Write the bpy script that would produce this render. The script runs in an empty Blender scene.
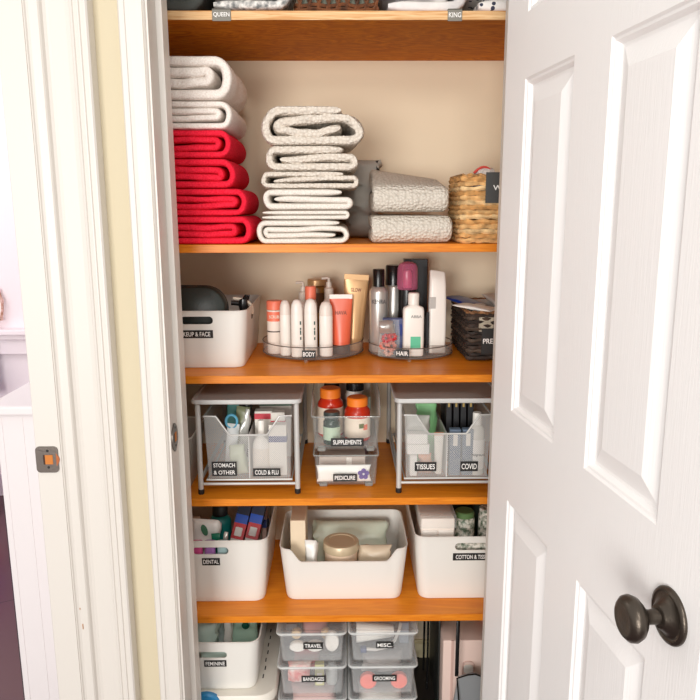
import bpy, bmesh, math, random
from mathutils import Vector, Matrix, noise
random.seed(7)
C = bpy.context.scene
COL = C.collection
PI = math.pi

# ------------------------------------------------------------ camera, world, lights, exposure
cam = bpy.data.cameras.new('camera'); camo = bpy.data.objects.new('camera', cam); COL.objects.link(camo)
cam.sensor_width = 36; cam.sensor_fit = 'HORIZONTAL'; cam.lens = 703.8/700*36; cam.clip_start = .02
yaw, pit, rol = .0122, .1963, .0028
camo.matrix_world = Matrix.Translation((0, 0, 1.42)) @ Matrix.Rotation(-yaw, 4, 'Z') @ Matrix.Rotation(PI/2-pit, 4, 'X') @ Matrix.Rotation(-rol, 4, 'Z')
C.camera = camo
w = bpy.data.worlds.new('world'); C.world = w; w.use_nodes = True
w.node_tree.nodes['Background'].inputs[0].default_value = (1, .985, .965, 1)
w.node_tree.nodes['Background'].inputs[1].default_value = .62
C.view_settings.view_transform = 'Standard'; C.view_settings.look = 'None'; C.view_settings.gamma = 1
C.view_settings.use_curve_mapping = False; C.view_settings.exposure = .45

def area(name, loc, target, size, power, color, sy=None):
    l = bpy.data.lights.new(name, 'AREA'); l.energy = power; l.color = color; l.size = size
    if sy: l.shape = 'RECTANGLE'; l.size_y = sy
    o = bpy.data.objects.new(name, l); COL.objects.link(o); o.location = loc
    o.rotation_euler = (Vector(target)-Vector(loc)).to_track_quat('-Z', 'Y').to_euler()
    return o
area('hall_ceiling_light', (.15, -.85, 2.36), (.05, 1.7, 1.1), .40, 11, (1, .965, .91))
area('hall_fill_light', (-1.25, -3.5, 1.30), (.05, 1.7, .9), 1.7, 118, (1, .98, .95), 1.7)  # added fill from front left, brightens door and closet; no window modelled
area('side_room_light', (-2.2, 2.3, 2.2), (-1.7, 3.2, .6), 1.0, 10, (1, .93, .96))

# ------------------------------------------------------------ materials
def lin(c):
    return tuple(((x/255)/12.92 if x/255 <= .04045 else (((x/255)+.055)/1.055)**2.4) for x in c)+(1,)
MATS = {}
def mat(name, rgb, rough=.5, metal=0, spec=.5, bump=None, var=None, alpha=None, coat=0, sheen=0):
    """bump=(scale,strength[,stretch]); var=(scale, rgb2[,stretch])"""
    if name in MATS: return MATS[name]
    m = bpy.data.materials.new(name); m.use_nodes = True; nt = m.node_tree; b = nt.nodes['Principled BSDF']
    b.inputs['Base Color'].default_value = lin(rgb); b.inputs['Roughness'].default_value = rough
    b.inputs['Metallic'].default_value = metal; b.inputs['Specular IOR Level'].default_value = spec
    b.inputs['Coat Weight'].default_value = coat; b.inputs['Sheen Weight'].default_value = sheen
    tc = nt.nodes.new('ShaderNodeTexCoord')
    def tex(scale, st, det=4):
        mp = nt.nodes.new('ShaderNodeMapping'); mp.inputs['Scale'].default_value = st or (1, 1, 1)
        nt.links.new(tc.outputs['Object'], mp.inputs[0])
        n = nt.nodes.new('ShaderNodeTexNoise'); n.inputs['Scale'].default_value = scale; n.inputs['Detail'].default_value = det
        nt.links.new(mp.outputs[0], n.inputs['Vector']); return n
    if bump:
        n = tex(bump[0], bump[2] if len(bump) > 2 else None)
        bp = nt.nodes.new('ShaderNodeBump'); bp.inputs['Strength'].default_value = bump[1]; bp.inputs['Distance'].default_value = .002
        nt.links.new(n.outputs['Fac'], bp.inputs['Height']); nt.links.new(bp.outputs[0], b.inputs['Normal'])
    if var:
        n = tex(var[0], var[2] if len(var) > 2 else None, 6)
        r = nt.nodes.new('ShaderNodeValToRGB'); r.color_ramp.elements[0].position = .38; r.color_ramp.elements[1].position = .64
        r.color_ramp.elements[0].color = lin(rgb); r.color_ramp.elements[1].color = lin(var[1])
        nt.links.new(n.outputs['Fac'], r.inputs[0]); nt.links.new(r.outputs[0], b.inputs['Base Color'])
    MATS[name] = m; return m

def clear_mat(name, rgb=(235, 238, 236), opac=.12, rough=.12, gl=.6):
    if name in MATS: return MATS[name]
    m = bpy.data.materials.new(name); m.use_nodes = True; nt = m.node_tree
    for n in list(nt.nodes): nt.nodes.remove(n)
    out = nt.nodes.new('ShaderNodeOutputMaterial'); t = nt.nodes.new('ShaderNodeBsdfTransparent'); p = nt.nodes.new('ShaderNodeBsdfPrincipled')
    p.inputs['Base Color'].default_value = lin(rgb); p.inputs['Roughness'].default_value = rough
    lw = nt.nodes.new('ShaderNodeLayerWeight'); lw.inputs[0].default_value = .25
    ma = nt.nodes.new('ShaderNodeMath'); ma.operation = 'MULTIPLY_ADD'; ma.inputs[1].default_value = gl; ma.inputs[2].default_value = opac; ma.use_clamp = True
    mx = nt.nodes.new('ShaderNodeMixShader')
    nt.links.new(lw.outputs['Facing'], ma.inputs[0]); nt.links.new(ma.outputs[0], mx.inputs[0])
    nt.links.new(t.outputs[0], mx.inputs[1]); nt.links.new(p.outputs[0], mx.inputs[2]); nt.links.new(mx.outputs[0], out.inputs[0])
    MATS[name] = m; return m

def mesh_mat(name):     # perforated sheet steel: holes are really see-through
    m = bpy.data.materials.new(name); m.use_nodes = True; nt = m.node_tree; p = nt.nodes['Principled BSDF']; out = nt.nodes['Material Output']
    p.inputs['Base Color'].default_value = lin((206, 205, 202)); p.inputs['Metallic'].default_value = .0; p.inputs['Roughness'].default_value = .45
    tc = nt.nodes.new('ShaderNodeTexCoord'); mp = nt.nodes.new('ShaderNodeMapping'); nt.links.new(tc.outputs['Object'], mp.inputs[0])
    mp.inputs['Rotation'].default_value = (.0, PI/4, 0); mp.inputs['Scale'].default_value = (1, 1, 1)
    sx = nt.nodes.new('ShaderNodeSeparateXYZ'); nt.links.new(mp.outputs[0], sx.inputs[0])
    v = nt.nodes.new('ShaderNodeMath'); v.operation = 'ADD'; nt.links.new(sx.outputs[0], v.inputs[0]); nt.links.new(sx.outputs[1], v.inputs[1])
    def wave(src):
        a = nt.nodes.new('ShaderNodeMath'); a.operation = 'MULTIPLY'; a.inputs[1].default_value = 2*PI/.0034; nt.links.new(src, a.inputs[0])
        s = nt.nodes.new('ShaderNodeMath'); s.operation = 'SINE'; nt.links.new(a.outputs[0], s.inputs[0]); 
        g = nt.nodes.new('ShaderNodeMath'); g.operation = 'GREATER_THAN'; g.inputs[1].default_value = .74; nt.links.new(s.outputs[0], g.inputs[0]); return g
    g1, g2 = wave(v.outputs[0]), wave(sx.outputs[2])
    mxn = nt.nodes.new('ShaderNodeMath'); mxn.operation = 'MAXIMUM'; nt.links.new(g1.outputs[0], mxn.inputs[0]); nt.links.new(g2.outputs[0], mxn.inputs[1])
    t = nt.nodes.new('ShaderNodeBsdfTransparent'); mx = nt.nodes.new('ShaderNodeMixShader')
    nt.links.new(mxn.outputs[0], mx.inputs[0]); nt.links.new(t.outputs[0], mx.inputs[1]); nt.links.new(p.outputs[0], mx.inputs[2]); nt.links.new(mx.outputs[0], out.inputs[0])
    return m

def wood_mat(name, dark, light, st, rough=.38, dist=2.2, spec=.3):
    m = bpy.data.materials.new(name); m.use_nodes = True; nt = m.node_tree; b = nt.nodes['Principled BSDF']
    tc = nt.nodes.new('ShaderNodeTexCoord'); mp = nt.nodes.new('ShaderNodeMapping'); mp.inputs['Scale'].default_value = st
    nt.links.new(tc.outputs['Object'], mp.inputs[0])
    n = nt.nodes.new('ShaderNodeTexNoise'); n.inputs['Scale'].default_value = 3.2; n.inputs['Detail'].default_value = 8; n.inputs['Distortion'].default_value = dist
    nt.links.new(mp.outputs[0], n.inputs['Vector'])
    r = nt.nodes.new('ShaderNodeValToRGB'); r.color_ramp.elements[0].position = .3; r.color_ramp.elements[1].position = .7
    r.color_ramp.elements[0].color = lin(dark); r.color_ramp.elements[1].color = lin(light)
    nt.links.new(n.outputs['Fac'], r.inputs[0]); nt.links.new(r.outputs[0], b.inputs['Base Color'])
    b.inputs['Roughness'].default_value = rough; b.inputs['Specular IOR Level'].default_value = spec
    bp = nt.nodes.new('ShaderNodeBump'); bp.inputs['Strength'].default_value = .06; bp.inputs['Distance'].default_value = .001
    nt.links.new(n.outputs['Fac'], bp.inputs['Height']); nt.links.new(bp.outputs[0], b.inputs['Normal'])
    return m

def towel_mat(name, rgb, rgb2, waffle=None, strength=.8):
    m = bpy.data.materials.new(name); m.use_nodes = True; nt = m.node_tree; b = nt.nodes['Principled BSDF']
    b.inputs['Roughness'].default_value = .95; b.inputs['Specular IOR Level'].default_value = .1
    tc = nt.nodes.new('ShaderNodeTexCoord')
    n = nt.nodes.new('ShaderNodeTexNoise'); n.inputs['Scale'].default_value = 260; n.inputs['Detail'].default_value = 3
    nt.links.new(tc.outputs['Object'], n.inputs['Vector'])
    r = nt.nodes.new('ShaderNodeValToRGB'); r.color_ramp.elements[0].position = .3; r.color_ramp.elements[1].position = .65
    r.color_ramp.elements[0].color = lin(rgb2); r.color_ramp.elements[1].color = lin(rgb)
    nt.links.new(n.outputs['Fac'], r.inputs[0]); nt.links.new(r.outputs[0], b.inputs['Base Color'])
    h = n.outputs['Fac']
    bp = nt.nodes.new('ShaderNodeBump'); bp.inputs['Strength'].default_value = strength; bp.inputs['Distance'].default_value = .006 if waffle else .003
    if waffle:
        vo = nt.nodes.new('ShaderNodeTexVoronoi'); vo.inputs['Scale'].default_value = waffle; vo.inputs['Randomness'].default_value = .75
        nt.links.new(tc.outputs['Object'], vo.inputs['Vector']); h = vo.outputs['Distance']
        inv = nt.nodes.new('ShaderNodeMath'); inv.operation = 'MULTIPLY'; inv.inputs[1].default_value = -1.0; nt.links.new(h, inv.inputs[0]); h = inv.outputs[0]
        r.color_ramp.elements[0].position = .0; r.color_ramp.elements[1].position = .75; r.color_ramp.elements[0].color = lin(rgb); r.color_ramp.elements[1].color = lin(rgb2); nt.links.new(vo.outputs['Distance'], r.inputs[0])  # hollows between the waffle beads tinted darker: their shade put into the colour
    nt.links.new(h, bp.inputs['Height']); nt.links.new(bp.outputs[0], b.inputs['Normal'])
    return m

M_trim = mat('painted_trim', (216, 210, 202), .42, bump=(60, .03))
M_door = mat('painted_door', (245, 242, 240), .45, bump=(95, .22, (3.5, 3.5, .16)))
M_yellow = mat('pale_yellow_wall_paint', (208, 196, 168), .8, bump=(140, .12))
M_closet = mat('closet_beige_paint', (238, 220, 192), .85, bump=(120, .1))
M_pinkwall = mat('pinkish_white_paint', (232, 220, 224), .7)
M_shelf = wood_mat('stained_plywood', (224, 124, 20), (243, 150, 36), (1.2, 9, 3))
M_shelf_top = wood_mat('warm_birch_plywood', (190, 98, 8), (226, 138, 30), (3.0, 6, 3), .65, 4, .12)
M_ply = wood_mat('pale_plywood_edge', (200, 136, 70), (243, 208, 158), (2.5, 40, 60), .5, 1.2)
M_binw = mat('glossy_white_plastic', (233, 230, 223), .30, coat=.15)
M_black = mat('matte_black_label', (30, 29, 28), .55)
M_white = mat('white_print', (244, 242, 238), .5)
M_bronze = mat('oil_rubbed_bronze', (84, 76, 68), .34, metal=.85, bump=(400, .15))
M_steel = mat('silver_painted_steel', (196, 194, 190), .38, metal=.15)
M_mesh = mesh_mat('perforated_grey_steel')
M_rubber = mat('black_rubber', (28, 27, 27), .6)
M_clear = clear_mat('clear_acrylic', (235, 238, 236), .04, .08, .45)
M_clear2 = clear_mat('frosted_clear_plastic', (240, 242, 242), .075, .18, .42)
M_thin = clear_mat('thin_clear_film', (240, 244, 240), .10, .15, .8)
M_smoke = clear_mat('translucent_cap', (238, 226, 216), .45, .3, .5)

# ------------------------------------------------------------ geometry helpers
def box(bm, x0, x1, y0, y1, z0, z1, bev=0, seg=2, mtx=None, mi=0):
    r = bmesh.ops.create_cube(bm, size=1)
    vs = r['verts']
    for v in vs: v.co = Vector(((x0+x1)/2+v.co.x*(x1-x0), (y0+y1)/2+v.co.y*(y1-y0), (z0+z1)/2+v.co.z*(z1-z0)))
    fs = set(f for v in vs for f in v.link_faces)
    if bev:
        es = set(e for v in vs for e in v.link_edges)
        rr = bmesh.ops.bevel(bm, geom=list(es)+list(vs), offset=bev, segments=seg, affect='EDGES', profile=.5)
        vs = set(v for v in rr['verts']) | set(v for v in vs if v.is_valid)
        fs = set(f for v in vs for f in v.link_faces)
    for f in fs: f.material_index = mi
    if mtx: bmesh.ops.transform(bm, matrix=mtx, verts=[v for v in vs if v.is_valid])
def rings(bm, rs, cap0=True, cap1=True, closed=False, mi=0):
    """rs: list of equal-length point loops"""
    L = [[bm.verts.new(p) for p in r] for r in rs]
    n = len(L[0]); pairs = list(zip(L, L[1:]))
    if closed: pairs.append((L[-1], L[0]))
    for a, b in pairs:
        for i in range(n):
            j = (i+1) % n
            try: bm.faces.new((a[i], a[j], b[j], b[i])).material_index = mi
            except ValueError: pass
    if not closed:
        if cap0: bm.faces.new(list(reversed(L[0]))).material_index = mi
        if cap1: bm.faces.new(L[-1]).material_index = mi
def lathe(bm, prof, cx=0, cy=0, seg=24, sx=1, sy=1, mi=0, mtx=None):
    rs = [[Vector((cx+max(r, 1e-5)*sx*math.cos(2*PI*i/seg), cy+max(r, 1e-5)*sy*math.sin(2*PI*i/seg), z)) for i in range(seg)] for r, z in prof]
    if mtx: rs = [[mtx @ p for p in r] for r in rs]
    rings(bm, rs, mi=mi)
def tube(bm, pts, r, seg=8, closed=False, mi=0):
    pts = [Vector(p) for p in pts]; n = len(pts); rs = []; up = None
    for i, p in enumerate(pts):
        a = pts[i-1] if (i > 0 or closed) else p; b = pts[(i+1) % n] if (i < n-1 or closed) else p
        t = (b-a).normalized()
        if up is None:
            up = Vector((0, 0, 1)) if abs(t.z) < .9 else Vector((1, 0, 0))
        s = t.cross(up)
        if s.length < 1e-6: s = t.orthogonal()
        s.normalize(); up = s.cross(t).normalized()
        rr = r[i] if isinstance(r, (list, tuple)) else r
        rs.append([p+(s*math.cos(2*PI*k/seg)+up*math.sin(2*PI*k/seg))*rr for k in range(seg)])
    rings(bm, rs, closed=closed, mi=mi)
def rrect(w, d, r, n=5, step=None):
    r = min(r, w/2-1e-4, d/2-1e-4); P = []
    cs = [(w/2-r, -d/2+r, -PI/2), (w/2-r, d/2-r, 0), (-w/2+r, d/2-r, PI/2), (-w/2+r, -d/2+r, PI)]
    for k, (cx, cy, a0) in enumerate(cs):
        for i in range(n+1): P.append((cx+r*math.cos(a0+PI/2*i/n), cy+r*math.sin(a0+PI/2*i/n)))
        if step:
            nx, ny, na = cs[(k+1) % 4]
            p = P[-1]; q = (nx+r*math.cos(na), ny+r*math.sin(na))
            m = step[k % 2] if isinstance(step, tuple) else step
            for i in range(1, m): P.append((p[0]+(q[0]-p[0])*i/m, p[1]+(q[1]-p[1])*i/m))
    return P
def prism(bm, poly, z0, z1, mi=0):     # polygon in plan, extruded up
    rings(bm, [[Vector((x, y, z0)) for x, y in poly], [Vector((x, y, z1)) for x, y in poly]], mi=mi)

def obj(name, bm, m, parent=None, smooth=True, angle=40):
    me = bpy.data.meshes.new(name)
    bmesh.ops.recalc_face_normals(bm, faces=bm.faces)
    bm.to_mesh(me); bm.free()
    for x in (m if isinstance(m, (list, tuple)) else [m]): me.materials.append(x)
    if smooth:
        me.shade_smooth()
        try: me.set_sharp_from_angle(angle=math.radians(angle))
        except Exception: pass
    o = bpy.data.objects.new(name, me); COL.objects.link(o)
    if parent: o.parent = parent
    return o
def thing(name, label, cat, loc=(0, 0, 0), rz=0, group=None):
    o = bpy.data.objects.new(name, None); COL.objects.link(o); o.empty_display_size = .03
    o.location = loc; o.rotation_euler = (0, 0, rz); o['label'] = label; o['category'] = cat
    if group: o['group'] = group
    return o
def tag(o, label, cat, group=None, loc=None, rz=None):
    o['label'] = label; o['category'] = cat
    if group: o['group'] = group
    if loc: o.location = loc
    if rz is not None: o.rotation_euler = (0, 0, rz)
    return o
def struct(name, bm, m, smooth=False):
    o = obj(name, bm, m, None, smooth); o['kind'] = 'structure'; return o
def NB(): return bmesh.new()
def cut(o, bm):
    me = bpy.data.meshes.new('cutter'); bmesh.ops.recalc_face_normals(bm, faces=bm.faces); bm.to_mesh(me); bm.free()
    c = bpy.data.objects.new('cutter', me); COL.objects.link(c); c.parent = o.parent
    md = o.modifiers.new('b', 'BOOLEAN'); md.object = c; md.operation = 'DIFFERENCE'; md.solver = 'EXACT'
    dg = bpy.context.evaluated_depsgraph_get(); dg.update()
    nm = bpy.data.meshes.new_from_object(o.evaluated_get(dg)); o.modifiers.clear(); o.data = nm
    bpy.data.objects.remove(c)
def letters(name, s, w, h, mtx, m, parent, depth=.0004):
    """flat lettering fitted into w x h, lying in local XZ facing -Y, moved by mtx"""
    cu = bpy.data.curves.new(name, 'FONT'); cu.body = s; cu.align_x = 'CENTER'; cu.align_y = 'CENTER'; cu.size = 1; cu.extrude = .02; cu.offset = .012
    t = bpy.data.objects.new(name, cu); COL.objects.link(t)
    dg = bpy.context.evaluated_depsgraph_get(); dg.update()
    me = bpy.data.meshes.new_from_object(t.evaluated_get(dg)); bpy.data.objects.remove(t)
    xs = [v.co.x for v in me.vertices]; ys = [v.co.y for v in me.vertices]
    cx, cy = (max(xs)+min(xs))/2, (max(ys)+min(ys))/2; W, H = max(xs)-min(xs), max(ys)-min(ys)
    sx, sy = w/W, h/H
    if sx > sy*1.25: sx = sy*1.25
    for v in me.vertices:
        v.co = mtx @ Vector(((v.co.x-cx)*sx, -depth if v.co.z > 0 else 0, (v.co.y-cy)*sy))
    me.materials.append(m); o = bpy.data.objects.new(name, me); COL.objects.link(o); o.parent = parent
    return o
def label_plate(parent, text, x, y, z, w, h, tilt=0, m=None, tm=None, rz=0, fw=.86, fh=.56):
    """plate facing -Y centred at x,z with its back at y; tilt leans the top toward -Y"""
    mt = Matrix.Translation((x, y, z)) @ Matrix.Rotation(rz, 4, 'Z') @ Matrix.Rotation(tilt, 4, 'X')
    b = NB(); box(b, -w/2, w/2, -.0012, -.0002, -h/2, h/2, .0003, 1, mt)
    p = obj('label_tag', b, m or M_black, parent)
    L = text.split('\n'); n = len(L)
    for i, s in enumerate(L):
        letters('lettering', s, w*fw, h/n*fh, mt @ Matrix.Translation((0, -.0012, h/2-h/n*(i+.5))), tm or M_white, p)
    return p

# ------------------------------------------------------------ the setting
# levels of the five shelves (top surfaces)
S1, S2, S3, S4, S5 = 1.8390, 1.3435, 1.0365, .7275, .4115
FY, BY = 1.62, 2.043          # shelf front, back wall
def plank_mat():
    m = bpy.data.materials.new('dark_plank_floor'); m.use_nodes = True; nt = m.node_tree; b = nt.nodes['Principled BSDF']
    tc = nt.nodes.new('ShaderNodeTexCoord'); mp = nt.nodes.new('ShaderNodeMapping'); mp.inputs['Rotation'].default_value = (0, 0, 1.1)
    nt.links.new(tc.outputs['Object'], mp.inputs[0])
    br = nt.nodes.new('ShaderNodeTexBrick'); br.inputs['Scale'].default_value = 1; br.inputs['Brick Width'].default_value = .9; br.inputs['Row Height'].default_value = .13
    br.inputs['Mortar Size'].default_value = .0022; br.inputs['Color1'].default_value = lin((74, 48, 52)); br.inputs['Color2'].default_value = lin((96, 62, 66)); br.inputs['Mortar'].default_value = lin((34, 22, 24))
    nt.links.new(mp.outputs[0], br.inputs['Vector']); nt.links.new(br.outputs[0], b.inputs['Base Color']); b.inputs['Roughness'].default_value = .28
    return m
b = NB(); box(b, -3.2, 2.2, -2.2, 3.6, -.05, 0); struct('floor', b, plank_mat())
b = NB(); box(b, -.5, .5, 1.535, BY, -.001, .003); struct('floor_closet', b, mat('dark_closet_floor', (38, 32, 30), .5))
b = NB(); box(b, -.6, .6, BY, BY+.05, 0, 2.44); struct('wall_back', b, M_closet)
b = NB(); box(b, -.56, -.5, 1.53, BY, 0, 2.44); struct('wall_left', b, M_closet)
b = NB(); box(b, .5, .56, 1.53, BY, 0, 2.44); struct('wall_right', b, M_closet)
b = NB(); box(b, -.56, .56, 1.53, BY, 2.40, 2.44); struct('ceiling', b, mat('white_ceiling', (240, 236, 228), .8))
b = NB(); prism(b, [(-.5, 2.031), (.5, 2.031), (.5, BY), (-.5, BY)], .003, .055); box(b, -.5, .5, 2.034, BY, .05, .062, .002, 1)
struct('baseboard_back', b, mat('cream_baseboard', (226, 212, 172), .5))
# hall wall round the opening
b = NB(); box(b, -.575, -.376, 1.41, 1.53, 0, 2.44); box(b, -.376, .365, 1.41, 1.53, 2.07, 2.44); box(b, .365, 1.7, 1.41, 1.53, 0, 2.44)
struct('wall_front', b, M_yellow)
# closet door frame: jambs with stops
def jamb(side, xi):
    s = side; b = NB()
    pts = [(xi, 1.405), (xi, 1.468), (xi-s*.011, 1.471), (xi-s*.011, 1.518), (xi, 1.5185), (xi, 1.532), (xi+s*.02, 1.532), (xi+s*.02, 1.405)]
    prism(b, pts, 0, 2.05); return b
struct('trim_1', jamb(-1, -.3565), M_trim); struct('trim_2', jamb(1, .345), M_trim)
b = NB(); box(b, -.3765, .365, 1.405, 1.532, 2.05, 2.07); struct('trim_3', b, M_trim)
def casing(pts, z1=2.12, z0=0):
    b = NB(); prism(b, pts, z0, z1); return b
# narrow moulded casing on the latch side, wide one on the hinge side
struct('trim_4', casing([(-.4090, 1.41), (-.4090, 1.397), (-.406, 1.394), (-.397, 1.394), (-.3955, 1.3965), (-.389, 1.398), (-.375, 1.3985), (-.3655, 1.3995), (-.3645, 1.402), (-.3625, 1.3995), (-.3605, 1.402), (-.3595, 1.41)]), M_trim)
struct('trim_5', casing([(.350, 1.41), (.350, 1.402), (.356, 1.399), (.392, 1.397), (.398, 1.394), (.404, 1.396), (.406, 1.41)]), M_trim)
b = NB(); box(b, -.404, .406, 1.397, 1.41, 2.062, 2.125, .003); struct('trim_6', b, M_trim)
# left corner: white moulding on the closet wall, then the side wall with the next doorway
struct('trim_7', casing([(-0.4579, 1.4100), (-0.4579, 1.3780), (-0.4608, 1.3745), (-0.4643, 1.3745), (-0.4658, 1.3780), (-0.4722, 1.3785), (-0.4737, 1.3755), (-0.4767, 1.3755), (-0.4782, 1.3790), (-0.4846, 1.3800), (-0.4861, 1.3775), (-0.4905, 1.3790), (-0.4925, 1.3825), (-0.5009, 1.3840), (-0.5247, 1.3845), (-0.5504, 1.3850), (-0.5544, 1.4100)], 2.44), M_trim)
b = NB(); prism(b, [(-.566, 1.3625), (-.5640, 1.3660), (-.5600, 1.3680), (-.5450, 1.3700), (-.5425, 1.3730), (-.5400, 1.3800), (-.5350, 1.3830), (-.5300, 1.3845), (-.5300, 1.41), (-.575, 1.41), (-.575, 1.3625)], 0, 2.44); struct('trim_8', b, M_trim)
b = NB(); prism(b, [(-.568, 1.360), (-.6165, 1.360), (-.6180, 1.362), (-.6180, 1.41), (-.568, 1.41)], 0, 2.44); struct('trim_9', b, M_trim)
b = NB(); box(b, -.618, -.575, 1.41, 1.53, 0, 2.44); struct('wall_corner', b, M_yellow)
# side room seen through that doorway
b = NB(); box(b, -3.2, -.575, 3.40, 3.46, 0, 2.44); struct('wall_far', b, M_pinkwall)
b = NB(); box(b, -.618, -.575, 1.53, 3.40, 0, 2.44); struct('wall_side', b, M_pinkwall)
b = NB(); box(b, -3.2, -.618, 3.375, 3.40, .735, .81, .004); box(b, -3.2, -.618, 3.355, 3.40, .81, .835, .006); box(b, -3.2, -.618, 3.335, 3.40, .835, .862, .006); struct('trim_10', b, M_pinkwall)
b = NB(); box(b, -3.2, -.97, 3.385, 3.40, 0, .12, .004); struct('baseboard_far', b, M_pinkwall)
b = NB(); box(b, -.915, -.618, 1.80, 3.398, 0, .894)
for i in range(5): box(b, -.902+i*.055, -.899+i*.055, 1.7985, 1.80, 0, .885)
struct('wall_low', b, mat('painted_half_wall', (232, 226, 226), .5))
b = NB(); box(b, -.935, -.618, 1.779, 3.398, .894, .920, .006); struct('trim_11', b, MATS['painted_half_wall'])

# the six-panel door, swung out past square on its right-hand hinge
def make_door():
    W, H, T = .69, 2.03, .035; st, pw, mu = .102, .198, .113
    xs = [0, st, st+pw, st+pw+mu, st+2*pw+mu, W+.024]
    zs = [0.012, .20, .855, 1.038, 1.647, 1.757, 1.915, H]
    b = NB()
    def q(a, bb, c, d): b.faces.new([b.verts.new(p) for p in (a, bb, c, d)])
    for side in (0, 1):
        y0 = 0 if side == 0 else T; s = 1 if side == 0 else -1
        for i in range(5):
            for j in range(7):
                x0, x1, z0, z1 = xs[i], xs[i+1], zs[j], zs[j+1]
                if i in (1, 3) and j in (1, 3, 5):
                    prof = [(0, 0), (.0035, .0030), (.0070, .0036), (.0095, .0060), (.0125, .0100), (.0165, .0105), (.019, .0100), (.046, .0020)]
                    R = []
                    for dx, dy in prof:
                        R.append([Vector(p) for p in ((x0+dx, y0+s*dy, z0+dx), (x1-dx, y0+s*dy, z0+dx), (x1-dx, y0+s*dy, z1-dx), (x0+dx, y0+s*dy, z1-dx))])
                    rings(b, R, cap0=False)
                else:
                    q((x0, y0, z0), (x1, y0, z0), (x1, y0, z1), (x0, y0, z1))
    X = xs[-1]
    q((0, 0, zs[0]), (0, T, zs[0]), (0, T, H), (0, 0, H)); q((X, 0, zs[0]), (X, T, zs[0]), (X, T, H), (X, 0, H))
    q((0, 0, H), (X, 0, H), (X, T, H), (0, T, H)); q((0, 0, zs[0]), (X, 0, zs[0]), (X, T, zs[0]), (0, T, zs[0]))
    bmesh.ops.remove_doubles(b, verts=b.verts, dist=1e-5)
    d = struct('door_1', b, M_door)
    d.location = (.315, 1.41, 0); d.rotation_euler = (0, 0, -(PI/2-.1178))
    s, z = .655, .943
    for sg, yy in ((-1, 0), (1, T)):
        mt = Matrix.Translation((s, yy, z)) @ Matrix.Rotation(PI/2*(1 if sg < 0 else -1), 4, 'X')   # local z -> outwards
        b = NB(); lathe(b, [(0, 0), (.0345, 0), (.0350, .0025), (.0335, .0050), (.0300, .0062), (.0285, .0050), (.0255, .0052), (.0195, .0095), (.0150, .0150), (.0135, .0165), (0, .0165)], seg=48, mtx=mt)
        ro = obj('door_rose', b, M_bronze, d, angle=55)
        b = NB(); lathe(b, [(.0095, .0165), (.0090, .024), (.0088, .031), (.0110, .0345), (.0185, .0375), (.0250, .0430), (.0280, .0495), (.0270, .0550), (.0225, .0595), (.0185, .0612), (.0165, .0608), (.0100, .0612), (0, .0616)], seg=48, mtx=mt)
        obj('door_knob', b, M_bronze, d, angle=60)
        b = NB(); lathe(b, [(0, .006), (.0032, .006), (.0032, .0120), (.0022, .0128), (0, .0128)], cx=-.021*sg*-1, cy=-.010, seg=16, mtx=mt); obj('set_screw', b, mat('worn_brass', (120, 104, 84), .3, metal=.9), d)
    for hz in (.25, 1.02, 1.80):
        b = NB(); lathe(b, [(0, hz-.045), (.006, hz-.045), (.006, hz+.045), (0, hz+.045)], cx=-.006, cy=T+.004, seg=12); box(b, -.001, .0, .002, T, hz-.044, hz+.044)
        obj('hinge', b, M_bronze, d)
make_door()

# strike plates
def strike(label, loc, rz, w, h, lens):
    t = thing('strike_plate', label, 'strike plate', loc, rz, None)
    b = NB()
    if lens:
        n = 20; pts = [(w/2*math.cos(2*PI*i/n), h/2*math.sin(2*PI*i/n)) for i in range(n)]
        pts = [(x*(1.0 if abs(z) < h*.35 else .8), z) for x, z in pts]
    else:
        pts = [(x, z) for x, z in rrect(w, h, .008, 4)]
    rings(b, [[Vector((x, -.0025, z)) for x, z in pts], [Vector((x, 0, z)) for x, z in pts]])
    pl = obj('plate', b, mat('aged_nickel', (112, 104, 98), .35, metal=.8, bump=(300, .2)), t)
    b = NB(); box(b, -.004, .012, -.0029, -.0020, -.010, .010, .0008, 1); obj('latch_hole', b, mat('raw_wood_mortise', (196, 116, 40), .6), t)
    b = NB(); box(b, -.0075, -.004, -.0030, -.0020, -.010, .010); obj('latch_hole_edge', b, mat('dark_mortise', (58, 30, 12), .7), t)
    for z in (-h*.30, h*.34):
        b = NB(); mt = Matrix.Translation((.002, -.0025, z)) @ Matrix.Rotation(PI/2, 4, 'X')
        lathe(b, [(0, 0), (.0028, 0), (.0020, .0008), (0, .0005)], seg=12, mtx=mt); obj('screw', b, M_rubber, t)
    if not lens:
        b = NB(); n = 8
        rings(b, [[Vector((.0185+.007*math.sin(PI*i/n)*.9, yy, -.014+.028*i/n)) for i in range(n+1)]+[Vector((.0185, yy, .014)), Vector((.0185, yy, -.014))] for yy in (-.0028, -.0004)])
        obj('lip', b, mat('worn_copper', (176, 104, 66), .35, metal=.7), t)
strike('bronze square strike plate on the white jamb at far left', (-.5955, 1.360, .9275), 0, .045, .055, False)
strike('narrow oval strike plate seen edge-on on the closet jamb', (-.3565, 1.434, .948), PI/2, .050, .062, True)
# two paint chips on the corner moulding
for i, (x, z, h) in enumerate(((-.5590, .590, .004), (-.5560, .548, .012))):
    b = NB(); box(b, x-.0008, x+.0008, 1.3672, 1.372, z-h/2, z+h/2)
    tag(obj('paint_chip', b, mat('bare_wood_chip', (178, 128, 88), .8)), ['small dot of chipped paint low on the left moulding', 'long sliver of chipped paint low on the left moulding, below the dot'][i], 'paint chip')

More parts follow.
